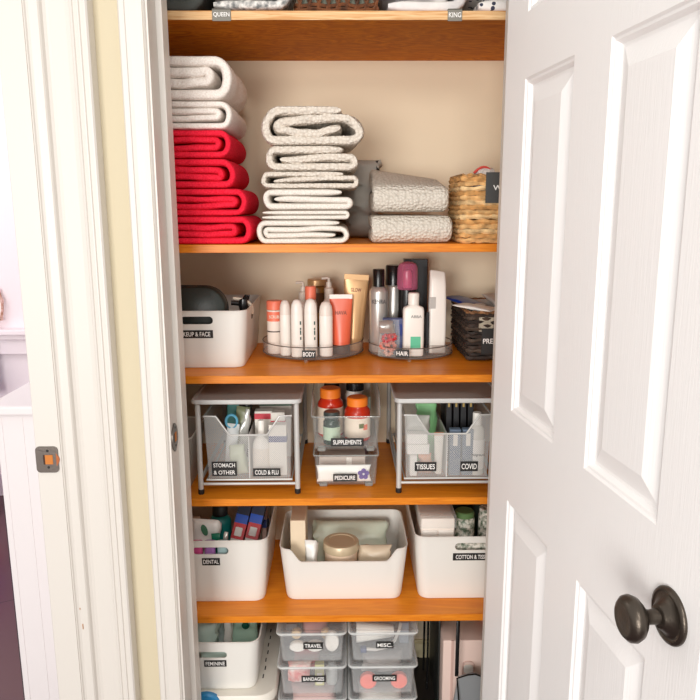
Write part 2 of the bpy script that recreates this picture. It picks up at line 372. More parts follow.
# ------------------------------------------------------------ shelves
def shelf(z, label, ply=False):
    T = .0185; t = thing('shelf', label, 'shelf', (0, (FY+BY)/2, z-T), 0, None); t['group'] = 'closet shelves'
    d = (BY-FY)/2
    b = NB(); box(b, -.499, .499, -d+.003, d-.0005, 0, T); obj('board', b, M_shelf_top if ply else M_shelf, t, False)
    b = NB(); box(b, -.499, .499, -d, -d+.003, 0.0, T, .0008, 1); obj('front_edge', b, M_ply if ply else M_edge, t, False)
    return t
M_edge = wood_mat('stained_shelf_edge', (206, 112, 18), (232, 142, 38), (2, 9, 24))
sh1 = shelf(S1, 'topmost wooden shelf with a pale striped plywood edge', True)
shelf(S2, 'wooden shelf under the folded towels'); shelf(S3, 'wooden shelf under the two clear turntables')
shelf(S4, 'wooden shelf under the two grey mesh drawer units'); shelf(S5, 'lowest wooden shelf, under the three white bins of soap and dental things')
M_clip = mat('grey_clip_label', (120, 116, 106), .45)
def clip(x, w, text, label):
    t = thing('clip_label', label, 'label', (x, FY, S1-.009), 0)
    b = NB(); box(b, -w/2, w/2, -.0025, -.0006, -.0125, .0125, .0004, 1); box(b, -w/2, w/2, -.0025, .012, .0102, .0120, .0004, 1)
    obj('plate', b, M_clip, t); letters('lettering', text, w*.86, .010, Matrix.Translation((0, -.0026, 0)), M_white, t)
clip(-.253, .040, 'QUEEN', 'grey clip label reading QUEEN on the top shelf edge')
clip(.247, .031, 'KING', 'grey clip label reading KING on the top shelf edge')

# ------------------------------------------------------------ towels
def nz(x, y, z, s=1): return noise.noise(Vector((x*s, y*s, z*s)))
def fold_path(W, t, layers, rnd, mirror=False, curl=True):
    """centre line of a folded strip with `layers` levels (spacing 2t); outer turn on the right"""
    zc = [t+2*t*i for i in range(layers)]
    P = []; xr = W/2
    def line(x0, x1, z0, z1, n=9):
        for i in range(n): P.append((x0+(x1-x0)*i/n, z0+(z1-z0)*i/n))
    def arc(cx, cz, r, a0, a1, n=8, rx=None):
        for i in range(n+1):
            a = a0+(a1-a0)*i/n; P.append((cx+(rx or r)*math.cos(a), cz+r*math.sin(a)))
    if mirror == 'roll' and layers >= 3:
        top = zc[-1]; R = (layers-1)*t; lx = -xr+t+R*.7
        ex = xr-t*(3.0+2*rnd); line(ex, lx, top, top); arc(lx, (top+zc[0])/2, R, PI/2, PI*1.5, 10, R*.7)
        r2 = (zc[layers-2]-zc[0])/2; rx = xr-t-r2; line(lx, rx, zc[0], zc[0]); arc(rx, zc[0]+r2, r2, -PI/2, PI/2)
        if layers == 4:
            ix = -xr+t*4.2+rnd*t*.5; line(rx, ix, zc[2], zc[2]); arc(ix, (zc[2]+zc[1])/2, t, PI/2, PI*1.5); line(ix, rx-t*1.6, zc[1], zc[1]); P.append((rx-t*1.6, zc[1]))
        else:
            ix = -xr+t*3.3+rnd*t*.6; line(rx, ix, zc[1], zc[1]); P.append((ix, zc[1]))
        return P
    if layers == 4:
        R = 3*t; cx = xr-t-R*.75; line(-xr+t*1.3, cx, zc[0], zc[0]); arc(cx, (zc[0]+zc[3])/2, R, -PI/2, PI/2, rx=R*.75)
        lx = -xr+2*t; line(cx, lx, zc[3], zc[3]); arc(lx, (zc[3]+zc[2])/2, t, PI/2, PI*1.5)
        ix = xr-t*4.6-rnd*t; line(lx, ix, zc[2], zc[2]); arc(ix, (zc[2]+zc[1])/2, t, PI/2, -PI/2)
        line(ix, -xr+t*2.2+rnd*2*t, zc[1], zc[1]); P.append((-xr+t*2.2+rnd*2*t, zc[1]))
    elif layers == 3:
        R = 2*t; cx = xr-t-R; line(-xr+t*1.2, cx, zc[0], zc[0]); arc(cx, (zc[0]+zc[2])/2, R, -PI/2, PI/2)
        lx = -xr+2*t; line(cx, lx, zc[2], zc[2]); arc(lx, (zc[2]+zc[1])/2, t, PI/2, PI*1.5)
        ix = xr-t*3.6-rnd*t*3; line(lx, ix, zc[1], zc[1]); P.append((ix, zc[1]))
    else:
        cx = xr-2*t; line(-xr+t*1.2, cx, zc[0], zc[0]); arc(cx, (zc[0]+zc[1])/2, t, -PI/2, PI/2); line(cx, -xr+t*1.5, zc[1], zc[1]); P.append((-xr+t*1.5, zc[1]))
    if mirror is True: P = [(-x, z) for x, z in P]
    return P
def cloth_from_path(P, t, depth, seed, amp=.003, droop=0, shrink=1.0, edge=.014):
    """sweep the folded strip along y; strip edges at the front and back are rounded"""
    n = len(P); b = NB(); HT = max(z for x, z in P)+t; ys = [0, edge*.10, edge*.35, edge*.7, edge*1.2]+[edge*1.2+(depth-2.4*edge)*i/9 for i in range(1, 9)]+[depth-edge*1.2, depth-edge*.5, depth]
    pf = [.42, .66, .86, .97, 1]+[1]*8+[1, .8, .3]
    R = []
    for y, k in zip(ys, pf):
        top = []; bot = []
        for i, (x, z) in enumerate(P):
            a = P[max(i-1, 0)]; c = P[min(i+1, n-1)]
            tx, tz = c[0]-a[0], c[1]-a[1]; L = math.hypot(tx, tz) or 1; nx, nz_ = -tz/L, tx/L
            ke = k*shrink*t
            if i in (0, n-1): ke *= .6
            elif i in (1, n-2): ke *= .85
            dz = amp*1.5*nz(x+seed, y*.6, z*2+seed, 11)+amp*.8*nz(x+seed*2, y+3, z, 34); dx = amp*1.3*nz(x*.3, y+seed, z+seed, 17); ke *= 1-.16*abs(nz(x+seed*3, z*3, seed, 22))
            bz = max(0, min(1, (z-t)/(2*t), (HT-t-z)/(2*t)))       # the lowest layer stays flat on what carries it
            yy = y+(edge*.25*nz(x*2+seed, seed, z*9, 12) if y < edge*2 else 0)
            zz = z+dz*bz+droop*(y/depth)
            top.append(Vector((x+dx+nx*ke, yy, zz+nz_*ke))); bot.append(Vector((x+dx-nx*ke, yy, zz-nz_*ke)))
        R.append(top+bot[::-1])
    L = [[b.verts.new(p) for p in r] for r in R]; m = len(L[0])
    for A_, B_ in zip(L, L[1:]):
        for i in range(m):
            j = (i+1) % m; b.faces.new((A_[i], A_[j], B_[j], B_[i]))
    for A_ in (L[0], L[-1]):
        for i in range(n-1): b.faces.new((A_[i], A_[i+1], A_[m-2-i], A_[m-1-i]))
    return b
TW = dict(w=towel_mat('white_terry', (250, 242, 234), (230, 218, 208)), r=towel_mat('red_terry', (252, 48, 72), (222, 24, 50)),
          c=towel_mat('cream_waffle_terry', (236, 228, 216), (218, 206, 192), 115, 1.0), s=towel_mat('smooth_cream_terry', (240, 234, 224), (222, 212, 202)),
          g=towel_mat('pale_grey_waffle', (226, 218, 206), (204, 195, 182), 130, .8))
def towel(m, xl, xr, z0, z1, layers, seed, label, group, mirror=False, y=1.632, depth=.27, amp=.003, rnd=.3):
    t = (z1-z0)/(2*layers)*1.0
    b = cloth_from_path(fold_path(xr-xl, t, layers, rnd, mirror), t, depth, seed, amp)
    zmin = min(v.co.z for v in b.verts)
    for v in b.verts: v.co.z -= zmin
    o = obj('folded_towel', b, TW[m], None, angle=80)
    md = o.modifiers.new('sub', 'SUBSURF'); md.levels = 1; md.render_levels = 1
    return tag(o, label, 'towel', group, ((xl+xr)/2, y, z0))
gr = 'red and white towels stacked at the left of the towel shelf'
towel('r', -.475, -.201, 1.3437, 1.407, 4, 1.3, 'red folded bath towel, lowest of the red stack, on the shelf', gr, rnd=1.6)
towel('r', -.470, -.212, 1.4075, 1.469, 4, 5.1, 'red folded bath towel, second from the bottom of the red stack', gr, rnd=.2, y=1.636)
towel('r', -.478, -.236, 1.4695, 1.5345, 4, 9.7, 'red folded bath towel, third from the bottom of the red stack', gr, rnd=.6, y=1.634)
towel('r', -.474, -.243, 1.535, 1.5965, 4, 12.2, 'red folded bath towel, top one of the red stack, under the white towels', gr, rnd=.4, y=1.632)
towel('w', -.472, -.238, 1.597, 1.6585, 4, 15.9, 'white folded bath towel lying directly on the red stack', gr, rnd=.4, y=1.635)
towel('w', -.472, -.236, 1.659, 1.7525, 4, 21.4, 'thick white folded bath towel on top of the left stack', gr, rnd=.7, y=1.632, amp=.005)
gr = 'cream towels in the tall middle stack'
towel('s', -.195, .021, 1.3437, 1.398, 4, 31, 'smooth cream folded towel at the bottom of the middle stack', gr, rnd=.2, mirror='roll')
towel('s', -.187, .021, 1.3985, 1.420, 2, 35, 'thin smooth cream towel, second from the bottom of the middle stack', gr, y=1.634)
towel('s', -.178, .028, 1.4205, 1.4675, 3, 39, 'smooth cream folded towel, third from the bottom of the middle stack', gr, rnd=.1, y=1.632, mirror='roll')
towel('c', -.180, .042, 1.468, 1.5065, 3, 44, 'waffle-weave cream towel, third from the top of the middle stack', gr, y=1.634, amp=.005, mirror='roll', rnd=1.4)
towel('c', -.170, .040, 1.507, 1.5625, 3, 48, 'waffle-weave cream towel, second from the top of the middle stack', gr, rnd=.3, y=1.634, amp=.005, mirror='roll')
towel('c', -.178, .050, 1.563, 1.648, 4, 53, 'thick waffle-weave cream towel on top of the middle stack', gr, rnd=.8, y=1.632, amp=.009, mirror='roll')
def side_towel(xl, xr, z0, z1, seed, label, rise, y=1.640, depth=.24):
    """folded so that the round fold faces the viewer: path in y-z, swept along x"""
    t = (z1-z0)/4
    P = fold_path(depth, t, 2, .3)
    b = cloth_from_path(P, t, xr-xl, seed, .004, 0, .97, .010)
    for v in b.verts:
        x, yv, z = v.co; yy = depth/2-x
        v.co = Vector((yv, yy, z+(rise*(yy/depth)*(1-.5*yv/(xr-xl))*(z/(z1-z0)))+.002*nz(yv, yy, seed, 9)*(z/(z1-z0))))
    zmin = min(v.co.z for v in b.verts)
    for v in b.verts: v.co.z -= zmin
    o = obj('folded_towel', b, TW['g'], None, angle=80)
    md = o.modifiers.new('sub', 'SUBSURF'); md.levels = 1; md.render_levels = 1
    return tag(o, label, 'towel', 'pale grey towels in the low stack', (xl, y, z0))
side_towel(.070, .259, 1.3437, 1.4085, 60, 'pale grey waffle towel lying on the shelf, lower of the low pair', .004, 1.638)
side_towel(.074, .250, 1.4150, 1.4720, 66, 'pale grey waffle towel, upper of the low pair', .070, 1.646, .25)
# ------------------------------------------------------------ woven baskets
def basket(name, label, loc, w, d, h, cols, rows, amp, group=None, rim=None, lean=0.0, stakes=.020):
    t = thing(name, label, 'basket', loc, 0, group)
    ms = [mat(name+'_weave_%d' % i, c, .75, bump=(180, .5), var=(60, tuple(int(x*.80) for x in c))) for i, c in enumerate(cols)]
    b = NB(); dz = h/rows
    for k in range(rows):
        z = dz*(k+.5); f = 1+lean*(z/h)
        L = 2*(w+d); n = int(L/(stakes/3)); base = rrect(w*f, d*f, .012, 3, (max(2, int(d/(stakes/3))), max(2, int(w/(stakes/3)))))
        pts = []; s = 0
        for i, (x, y) in enumerate(base):
            px, py = base[i-1]; s += math.hypot(x-px, y-py)
            a = amp*math.sin(PI*s/stakes+PI*k)
            L_ = math.hypot(x/w, y/d) or 1; nx, ny = x/w/L_, y/d/L_
            if abs(x) > w*f/2-.013 and abs(y) < d*f/2-.012: nx, ny = math.copysign(1, x), 0
            elif abs(y) > d*f/2-.013 and abs(x) < w*f/2-.012: nx, ny = 0, math.copysign(1, y)
            pts.append((x+nx*a, y+ny*a, z+dz*.30*nz(x*1.0, y*1.0, k*.7, 55)))
        tube(b, pts, [dz*.54*(1+.25*nz(p[0], p[1], p[2]+k, 120)) for p in pts], 5, True, mi=k % len(cols))
    body = obj('woven_side', b, ms, t, angle=70)
    b = NB(); base = [(x, y) for x, y in rrect(w-.004, d-.004, .012, 3)]; rings(b, [[Vector((x, y, .001)) for x, y in base], [Vector((x, y, .005)) for x, y in base]]); obj('bottom', b, ms[-1], t)
    if rim:
        b = NB(); f = 1+lean; pr = rrect(w*f, d*f, .014, 4, (30, 30)); m = len(pr)
        for ph in (0, PI):
            tube(b, [(x+.0028*math.cos(i*.9+ph), y+.0028*math.cos(i*.9+ph), h+.001+.0028*math.sin(i*.9+ph)) for i, (x, y) in enumerate(pr)], .0032, 5, True)
        obj('rim', b, mat(name+'_rim', rim, .7, var=(80, tuple(int(x*.6) for x in rim))), t)
    return t
tan = [(236, 186, 122), (224, 168, 102), (242, 204, 148)]
bw = basket('wicker_basket', 'light tan wicker basket with a black tag, at the right of the towels', (.385, 1.735, S2+.0012), .214, .19, .150, tan, 14, .0028, rim=(206, 152, 92))
label_plate(bw, 'WASH', -.214/2+.094, -.1050, .124, .088, .068, fw=.62, fh=.17, m= mat('charcoal_tag', (58, 58, 57), .5))
for i, (x, c, r) in enumerate(((-.050, (240, 232, 224), .046), (.012, (236, 226, 216), .045), (.065, (206, 88, 72), .032))):
    b = NB(); P = []
    mt = Matrix.Translation((x+.004, -.033+.008*i, .130)) @ Matrix.Rotation(PI/2, 4, 'Y')
    lathe(b, [(0, -.024), (r*.6, -.027), (r*.92, -.018), (r, 0), (r*.92, .018), (r*.6, .027), (0, .024)], seg=24, mtx=mt)
    o = obj('rolled_washcloth', b, towel_mat('washcloth_%d' % i, c, tuple(int(v*.85) for v in c)))
    tag(o, ['white rolled washcloth at the left in the tan basket', 'white rolled washcloth in the middle of the tan basket', 'red rolled washcloth at the right in the tan basket'][i], 'washcloth', 'washcloths in the tan basket', (.385, 1.735, S2))
for i, (x0, x1) in enumerate(((-.075, -.030),)):
    b = NB(); pts = [(x0+(x1-x0)*k/8, -.052-.01*0, -.148*0+.160+.014*math.sin(PI*k/8)) for k in range(9)]; tube(b, pts, .003, 6)
    tag(obj('red_hem', b, mat('red_cotton', (200, 70, 60), .9)), 'red edge of a cloth rolled over the first washcloth', 'cloth', None, (.385, 1.735, S2))

dark = [(66, 52, 44), (48, 38, 33), (84, 68, 56)]
bp_ = basket('dark_wicker_basket', 'black-brown wicker basket with a tan rim, right end of the turntable shelf', (.412, 1.905, S3+.0035), .172, .262, .122, dark, 13, .0028, rim=(170, 120, 78), lean=.02)
label_plate(bp_, 'PRESCRIPTIONS', .008, -.1385, .050, .124, .066, fw=.94, fh=.20)
b = NB(); box(b, -.062, -.020, -.1376, -.1352, .074, .112, .001, 1); obj('metal_tag_holder', b, mat('tarnished_pewter', (172, 162, 144), .4, metal=.6, bump=(240, .8)), bp_)
def packet(name, label, cat, loc, w, d, h, m, rz=0, rx=0, ry=0, seed=0, group=None, amp=.006, stripe=None):
    """soft crumpled pouch or wrapped pack"""
    b = NB(); n = 12; R = []
    for j in range(n+1):
        v = j/n; k = max(.06, math.sin(PI*v)**.45)
        ring = []
        for i in range(20):
            a = 2*PI*i/20; c, s = math.cos(a), math.sin(a)
            x = math.copysign(abs(c)**.4, c)*w/2*(1-.06*math.sin(PI*v)); y = math.copysign(abs(s)**.8, s)*d/2*k
            z = v*h
            q = amp*nz(x+seed, z, seed+y*2, 40)
            ring.append(Vector((x+q, y+q*1.4*k, z+q*.4)))
        R.append(ring)
    rings(b, R)
    mt = Matrix.Rotation(rz, 4, 'Z') @ Matrix.Rotation(rx, 4, 'X') @ Matrix.Rotation(ry, 4, 'Y')
    bmesh.ops.transform(b, matrix=mt, verts=b.verts)
    zm = min(v.co.z for v in b.verts)
    for v in b.verts: v.co.z -= zm
    if stripe:
        o = obj(name, b, [m, stripe[0]], None, angle=80)
        for p in o.data.polygons:
            zc = p.center.z/h
            if stripe[1] < zc < stripe[2]: p.material_index = 1
    else: o = obj(name, b, m, None, angle=80)
    return tag(o, label, cat, group, loc)
packet('crumpled_cloth', 'darker grey crumpled cloth behind the cream stack and the grey towels', 'cloth', (.040, 1.965, S2+.0005), .110, .095, .205, mat('grey_cotton_cloth', (172, 168, 160), .9, bump=(60, .6)), seed=77, amp=.034, ry=.05)
P_white = mat('white_glossy_pack', (240, 238, 232), .3); P_blue = mat('blue_glossy_pack', (32, 60, 140), .3); P_grey = mat('pale_grey_pack', (206, 200, 192), .4)
packet('medicine_packet', 'grey bulky pack standing upright in the dark basket', 'packet', (.415, 1.95, S3+.012), .10, .05, .125, P_grey, seed=12, group='packets in the dark basket')
packet('medicine_packet', 'white pack with a navy blue panel on top of the dark basket', 'packet', (.368, 1.865, S3+.1290), .060, .012, .12, P_white, rz=.55, rx=-1.45, seed=2, stripe=(P_blue, .05, .38), group='packets in the dark basket', amp=.002)
packet('medicine_packet', 'long white pack lying forward over the dark basket', 'packet', (.392, 1.775, S3+.1290), .060, .010, .11, P_white, rz=.9, rx=-1.5, seed=4, group='packets in the dark basket', amp=.002)
packet('medicine_packet', 'pale grey pack at the right on the dark basket', 'packet', (.442, 1.82, S3+.1290), .07, .016, .13, P_grey, rz=.15, rx=-1.4, seed=9, group='packets in the dark basket', amp=.003)

# ------------------------------------------------------------ white storage bins
def make_bin(label, loc, w, d, h, text, lx, lz, lw, lh, dip=None, slot=None, taper=.011, r=.028, group='white plastic storage bins', rz=0, m=None):
    t = thing('storage_bin', label, 'storage bin', loc, rz, group)
    nx, ny = 48, 10
    def H(x, y):
        z = h
        if dip and y < -d/2+.02:
            hw, sl, dp = dip; a = abs(x)
            k = 1 if a < hw else 0 if a > hw+sl else .5+.5*math.cos(PI*(a-hw)/sl)
            z -= dp*k
        return z
    R = []; top = rrect(w, d, r, 6, (ny, nx)); n = len(top)
    def ring(f, inset, z, use_h=True, zadd=0):
        q = rrect(w-2*taper*(1-f)-2*inset, d-2*taper*(1-f)-2*inset, max(r-inset, .004), 6, (ny, nx))
        return [Vector((x, y, (z*H(*top[i]) if use_h else z)+zadd)) for i, (x, y) in enumerate(q)]
    R.append(ring(0, .008, 0, False)); R.append(ring(0, .002, .0012, False)); R.append(ring(0, 0, .006, False))
    for f in (.1, .35, .6, .8, .93): R.append(ring(f, 0, f))
    R += [ring(.985, -.0003, .985), ring(1, -.0008, .995), ring(1, .0006, 1), ring(1, .0026, .995)]
    for f in (.93, .8, .6, .35, .1): R.append(ring(f, .0028, f))
    R.append(ring(0, .006, .0045, False))
    b = NB(); rings(b, R); body = obj('bin_body', b, m or M_binw, t, angle=50)
    if slot:
        sx, sz, sw, shh = slot; c = NB(); q = rrect(sw, shh, shh/2-.0005, 6)
        rings(c, [[Vector((sx+x, -d/2-.02, sz+z)) for x, z in q], [Vector((sx+x, -d/2+.02, sz+z)) for x, z in q]]); cut(body, c)
    fy = -d/2+taper*(1-lz/h)-.0004
    label_plate(t, text, lx, fy, lz, lw, lh, tilt=math.atan(taper/h))
    return t
# makeup and face
make_bin('white bin labelled MAKEUP & FACE holding a black pouch', (-.352, 1.863, S3), .242, .334, .145, 'MAKEUP & FACE', -.010, .087, .096, .020, slot=(0, .121, .078, .019))
# dental / soap / cotton
make_bin('white bin labelled DENTAL holding toothpaste boxes', (-.3415, 1.842, S5), .298, .334, .180, 'DENTAL', .002, .120, .046, .021, slot=(.002, .1505, .092, .020), taper=.013, group=None)
make_bin('white bin with a dipped front labelled SOAP & SCRUBS', (.003, 1.802, S5), .334, .245, .152, 'SOAP & SCRUBS', -.009, .098, .094, .020, dip=(.108, .034, .035), taper=.014)
make_bin('white bin labelled COTTON & TISSUES beside the door', (.338, 1.847, S5), .302, .334, .183, 'COTTON & TISSUES', .002, .125, .108, .021, slot=(0, .154, .094, .021), taper=.013, group=None)
# feminine, on the big white case
make_bin('white bin labelled FEMININE standing on the big white case', (-.330, 1.735, .221), .238, .300, .141, 'FEMININE', .008, .080, .056, .019, slot=(0, .104, .076, .018))

# ------------------------------------------------------------ generic products
def bottle(name, label, cat, loc, r, h, body, cap, capr=.6, caph=.18, shoulder=.12, band=None, txt=None, sy=1.0, seg=28, group=None, neck=True, rz=0, cover=None):
    """h: full height; band=(z0,z1,material)"""
    t = thing(name, label, cat, loc, rz, group); hb = h*(1-caph); sh = h*shoulder; cr = r*capr
    b = NB(); lathe(b, [(0, 0), (r*.92, 0), (r, .003), (r, hb-sh), (r*.97, hb-sh*.7), (r*.80, hb-sh*.25), (cr*.95, hb), (cr*.8, hb+.001), (0, hb+.001)], seg=seg, sy=sy); obj('body', b, body, t)
    b = NB(); lathe(b, [(0, hb+.0008), (cr, hb+.0008), (cr, h-.003), (cr*.9, h), (0, h)], seg=seg, sy=max(sy, .75)); obj('cap', b, cap, t)
    if band:
        z0, z1, m = band; b = NB(); lathe(b, [(r*.99, h*z0), (r+.0006, h*z0), (r+.0006, h*z1), (r*.99, h*z1)], seg=seg, sy=sy); obj('paper_label', b, m, t)
    if txt: letters('lettering', txt[0], txt[1], txt[2], Matrix.Translation((0, -r*sy-.0010, h*txt[3])), txt[4], t, .0006)
    return t
def carton(name, label, cat, loc, w, d, h, m, rz=0, rx=0, band=None, group=None, ry=0, marks=None):
    t = thing(name, label, cat, loc, 0, group); mt = Matrix.Rotation(rz, 4, 'Z') @ Matrix.Rotation(rx, 4, 'X') @ Matrix.Rotation(ry, 4, 'Y')
    b = NB(); box(b, -w/2, w/2, -d/2, d/2, 0, h, .0012, 1, mt)
    zm = min(v.co.z for v in b.verts); sh = Matrix.Translation((0, 0, -zm)); bmesh.ops.transform(b, matrix=sh, verts=b.verts); obj('carton_body', b, m, t)
    for (z0, z1, bmat) in (band or []):
        b = NB(); box(b, -w/2-.0005, w/2+.0005, -d/2-.0005, d/2+.0005, h*z0, h*z1, 0, 1, sh @ mt); obj('printed_band', b, bmat, t)
    for (x, z, ww, hh, mm, tx) in (marks or []):
        if tx: letters('lettering', tx, ww, hh, sh @ mt @ Matrix.Translation((x, -d/2-.0007, z)), mm, t)
        else:
            b = NB(); box(b, x-ww/2, x+ww/2, -d/2-.0012, -d/2, z-hh/2, z+hh/2, 0, 1, sh @ mt); obj('printed_panel', b, mm, t)
    return t
def squeeze(name, label, cat, loc, w, h, body, cap, crimp=None, band=None, rz=0, txt=None, group=None, tilt=0):
    """tube standing on its cap, flat crimped end up"""
    t = thing(name, label, cat, loc, rz, group); ch = h*.16; R = []
    mt = Matrix.Rotation(tilt, 4, 'Y')
    def ring(z, rx, ry): return [mt @ Vector((rx*math.cos(2*PI*i/28), ry*math.sin(2*PI*i/28), z)) for i in range(28)]
    r0 = w*.40
    b = NB(); rings(b, [ring(ch, r0*.96, r0*.80)]+[ring(ch+(h*.93-ch)*k/8, r0+(w/2-r0)*k/8, r0*.80*(1-(k/8)**1.4)+.002) for k in range(9)]); obj('tube_body', b, body, t)
    b = NB(); rings(b, [ring(0, r0*.9, r0*.74), ring(.003, r0*.97, r0*.80), ring(ch, r0*.98, r0*.81)]); obj('cap', b, cap, t)
    b = NB(); box(b, -w/2, w/2, -.0014, .0014, h*.925, h, .0005, 1, mt); obj('crimp', b, crimp or body, t)
    if txt: letters('lettering', txt[0], txt[1], txt[2], mt @ Matrix.Translation((0, -r0*.80*(1-((txt[3]*h-ch)/(h*.93-ch))**1.4)-.0035, h*txt[3])), txt[4], t, .0005)
    return t

M_coral = mat('coral_plastic', (238, 124, 96), .4); M_coralt = mat('coral_tube', (228, 104, 72), .32); M_wbot = mat('white_bottle_plastic', (243, 238, 230), .3)
M_gold = mat('gold_tube', (198, 158, 112), .3, metal=.4); M_dkbr = mat('dark_brown_plastic', (70, 54, 48), .35); M_cream = mat('cream_print', (240, 226, 206), .5)
M_amber = mat('amber_liquid_bottle', (150, 108, 52), .25); M_silver = mat('brushed_silver_can', (204, 200, 194), .28, metal=.55)
M_blk = mat('gloss_black_plastic', (24, 23, 24), .25); M_greyprint = mat('grey_print', (120, 116, 112), .6)
M_aqua = mat('teal_print', (92, 190, 150), .5)
M_teal = mat('teal_plastic', (20, 128, 124), .35)

# turntables
def turntable(label, loc, R, text, lx, rimh):
    t = thing('turntable', label, 'turntable', loc, 0, 'clear turntables')
    n = 56
    b = NB(); lathe(b, [(0, .006), (R*.94, .006), (R*.985, .009), (R, .014), (R, rimh-.001), (R-.001, rimh), (R-.0028, rimh-.001), (R-.0028, .015), (R*.96, .0105), (R*.93, .009), (0, .009)], seg=n); obj('tray', b, clear_mat('clear_tray', (214, 210, 204), .03, .1, .40), t)
    b = NB(); lathe(b, [(0, 0), (R*.45, 0), (R*.47, .002), (R*.47, .0058), (0, .0058)], seg=n); obj('turning_base', b, M_clear2, t)
    b = NB(); tube(b, [(R*math.cos(2*PI*i/n), R*math.sin(2*PI*i/n), rimh) for i in range(n)], .0014, 6, True); obj('upper_rim', b, mat('dark_clear_rim', (96, 86, 80), .2), t)
    b = NB(); tube(b, [((R-.001)*math.cos(2*PI*i/n), (R-.001)*math.sin(2*PI*i/n), .010) for i in range(n)], .0018, 6, True); obj('lower_rim', b, MATS['dark_clear_rim'], t)
    for k in range(3):
        a = -PI/2-.12+k*2*PI/3; b = NB(); lathe(b, [(0, 0), (.004, 0), (.0045, .006), (0, .006)], cx=(R-.012)*math.cos(a), cy=(R-.012)*math.sin(a), seg=12); obj('foot', b, M_clear2, t)
    y = -math.sqrt(R*R-lx*lx); label_plate(t, text, lx, y-.0022, .024, .035, .020, rz=math.atan2(lx, -y))
    return t
TB = (-.077, 1.892, S3+.0005); TH = (.186, 1.868, S3+.0005); zt = S3+.0108
turntable('larger clear turntable labelled BODY', TB, .137, 'BODY', -.006, .040)
turntable('smaller clear turntable labelled HAIR', TH, .113, 'HAIR', -.031, .036)
t = bottle('body_scrub_jar', 'coral-lidded white jar at the left edge of the larger turntable', 'jar', (-.176, 1.845, zt), .021, .140, mat('white_printed_jar', (238, 226, 214), .4), M_coral, capr=1.02, caph=.17, shoulder=.01, band=(.62, .80, M_coral), txt=('SCRUB', .026, .008, .71, M_cream))
b = NB(); lathe(b, [(.0209, .058), (.0217, .058), (.0217, .061), (.0209, .061)], seg=28); obj('dark_stripe', b, M_dkbr, t)
deo = ((-.146, 1.812, .145, .0145), (-.1145, 1.792, .149, .0155), (-.079, 1.790, .151, .0165), (-.0400, 1.800, .143, .0175))
lab = ['slim white bottle with a frosted domed cap beside the coral-lidded jar', 'white spray bottle with a domed top, second from the left of the front row', 'white spray bottle with a domed top behind the BODY label', 'white domed bottle left of the orange tube']
for i, (x, y, h, r) in enumerate(deo):
    t = thing('spray_bottle', lab[i], 'bottle', (x, y, zt), 0, 'white domed bottles on the larger turntable')
    b = NB(); lathe(b, [(0, 0), (r*.9, 0), (r, .003), (r, h*.70), (r*.985, h*.74), (0, h*.74)], seg=28, sy=.82); obj('body', b, M_wbot, t)
    b = NB(); lathe(b, [(r*.98, h*.741), (r*.985, h*.82), (r*.88, h*.91), (r*.62, h*.975), (r*.25, h), (0, h)], seg=28, sy=.82); obj('domed_cap', b, mat('frosted_dome', (232, 222, 212), .35) if i in (0, 3) else mat('white_dome', (242, 236, 228), .3), t)
    if i in (1, 2):
        b = NB()
        for k, ln in enumerate((.007, .011, .005, .009)): box(b, -.0016, .0016, -.0006, .0006, .046+k*.013, .046+k*.013+ln, 0, 1, Matrix.Translation((r*.62, -r*.70, 0)) @ Matrix.Rotation(.75, 4, 'Z'))
        obj('printed_marks', b, mat('teal_dark_print', (60, 92, 88), .5), t)
bottle('coral_cap_bottle', 'clear bottle with a coral square cap behind the front row', 'bottle', (-.081, 1.848, zt), .017, .177, mat('milky_bottle', (232, 218, 206), .3), M_coral, capr=.86, caph=.20, shoulder=.08)
squeeze('cream_tube', 'orange squeeze tube with a brown cap and white crimped end', 'tube', (-.001, 1.830, zt), .060, .157, M_coralt, M_dkbr, M_wbot, txt=('HAVA', .030, .010, .70, mat('brown_print', (130, 60, 40), .5)))
squeeze('cream_tube', 'tall gold squeeze tube at the right of the larger turntable', 'tube', (.031, 1.880, zt), .066, .205, M_gold, M_gold, txt=('GLOW', .028, .010, .80, mat('brown_print', (130, 60, 40), .5)), tilt=.05)
for x, y, h, l in ((-.105, 1.935, .180, 'pump bottle at the back left of the larger turntable'), (-.034, 1.935, .192, 'pump bottle at the back right of the larger turntable, taller one')):
    t = thing('pump_bottle', 'pale '+l, 'bottle', (x, y, zt), 0, 'pump bottles on the larger turntable')
    b = NB(); lathe(b, [(0, 0), (.017, 0), (.018, .003), (.018, h*.62), (.012, h*.70), (.009, h*.72), (0, h*.72)], seg=24); obj('body', b, mat('milky_bottle', (232, 218, 206), .3), t)
    b = NB(); lathe(b, [(.012, h*.69), (.013, h*.70), (.013, h*.84), (.008, h*.86), (.008, h*.93), (.0, h*.93)], seg=20); obj('collar', b, mat('pale_pump', (226, 214, 200), .3), t)
    b = NB(); tube(b, [(.0, 0, h*.93), (0, 0, h*.985), (-.004, 0, h*.99), (-.020, 0, h*.985)], .004, 8); obj('pump_spout', b, mat('pale_pump', (226, 214, 200), .3), t)
t = bottle('amber_bottle', 'amber bottle with a gold lid between the two pump bottles', 'bottle', (-.069, 1.965, zt), .027, .185, M_amber, M_gold, capr=.95, caph=.10, shoulder=.03, band=(.50, .80, mat('brown_label', (92, 62, 34), .5)))

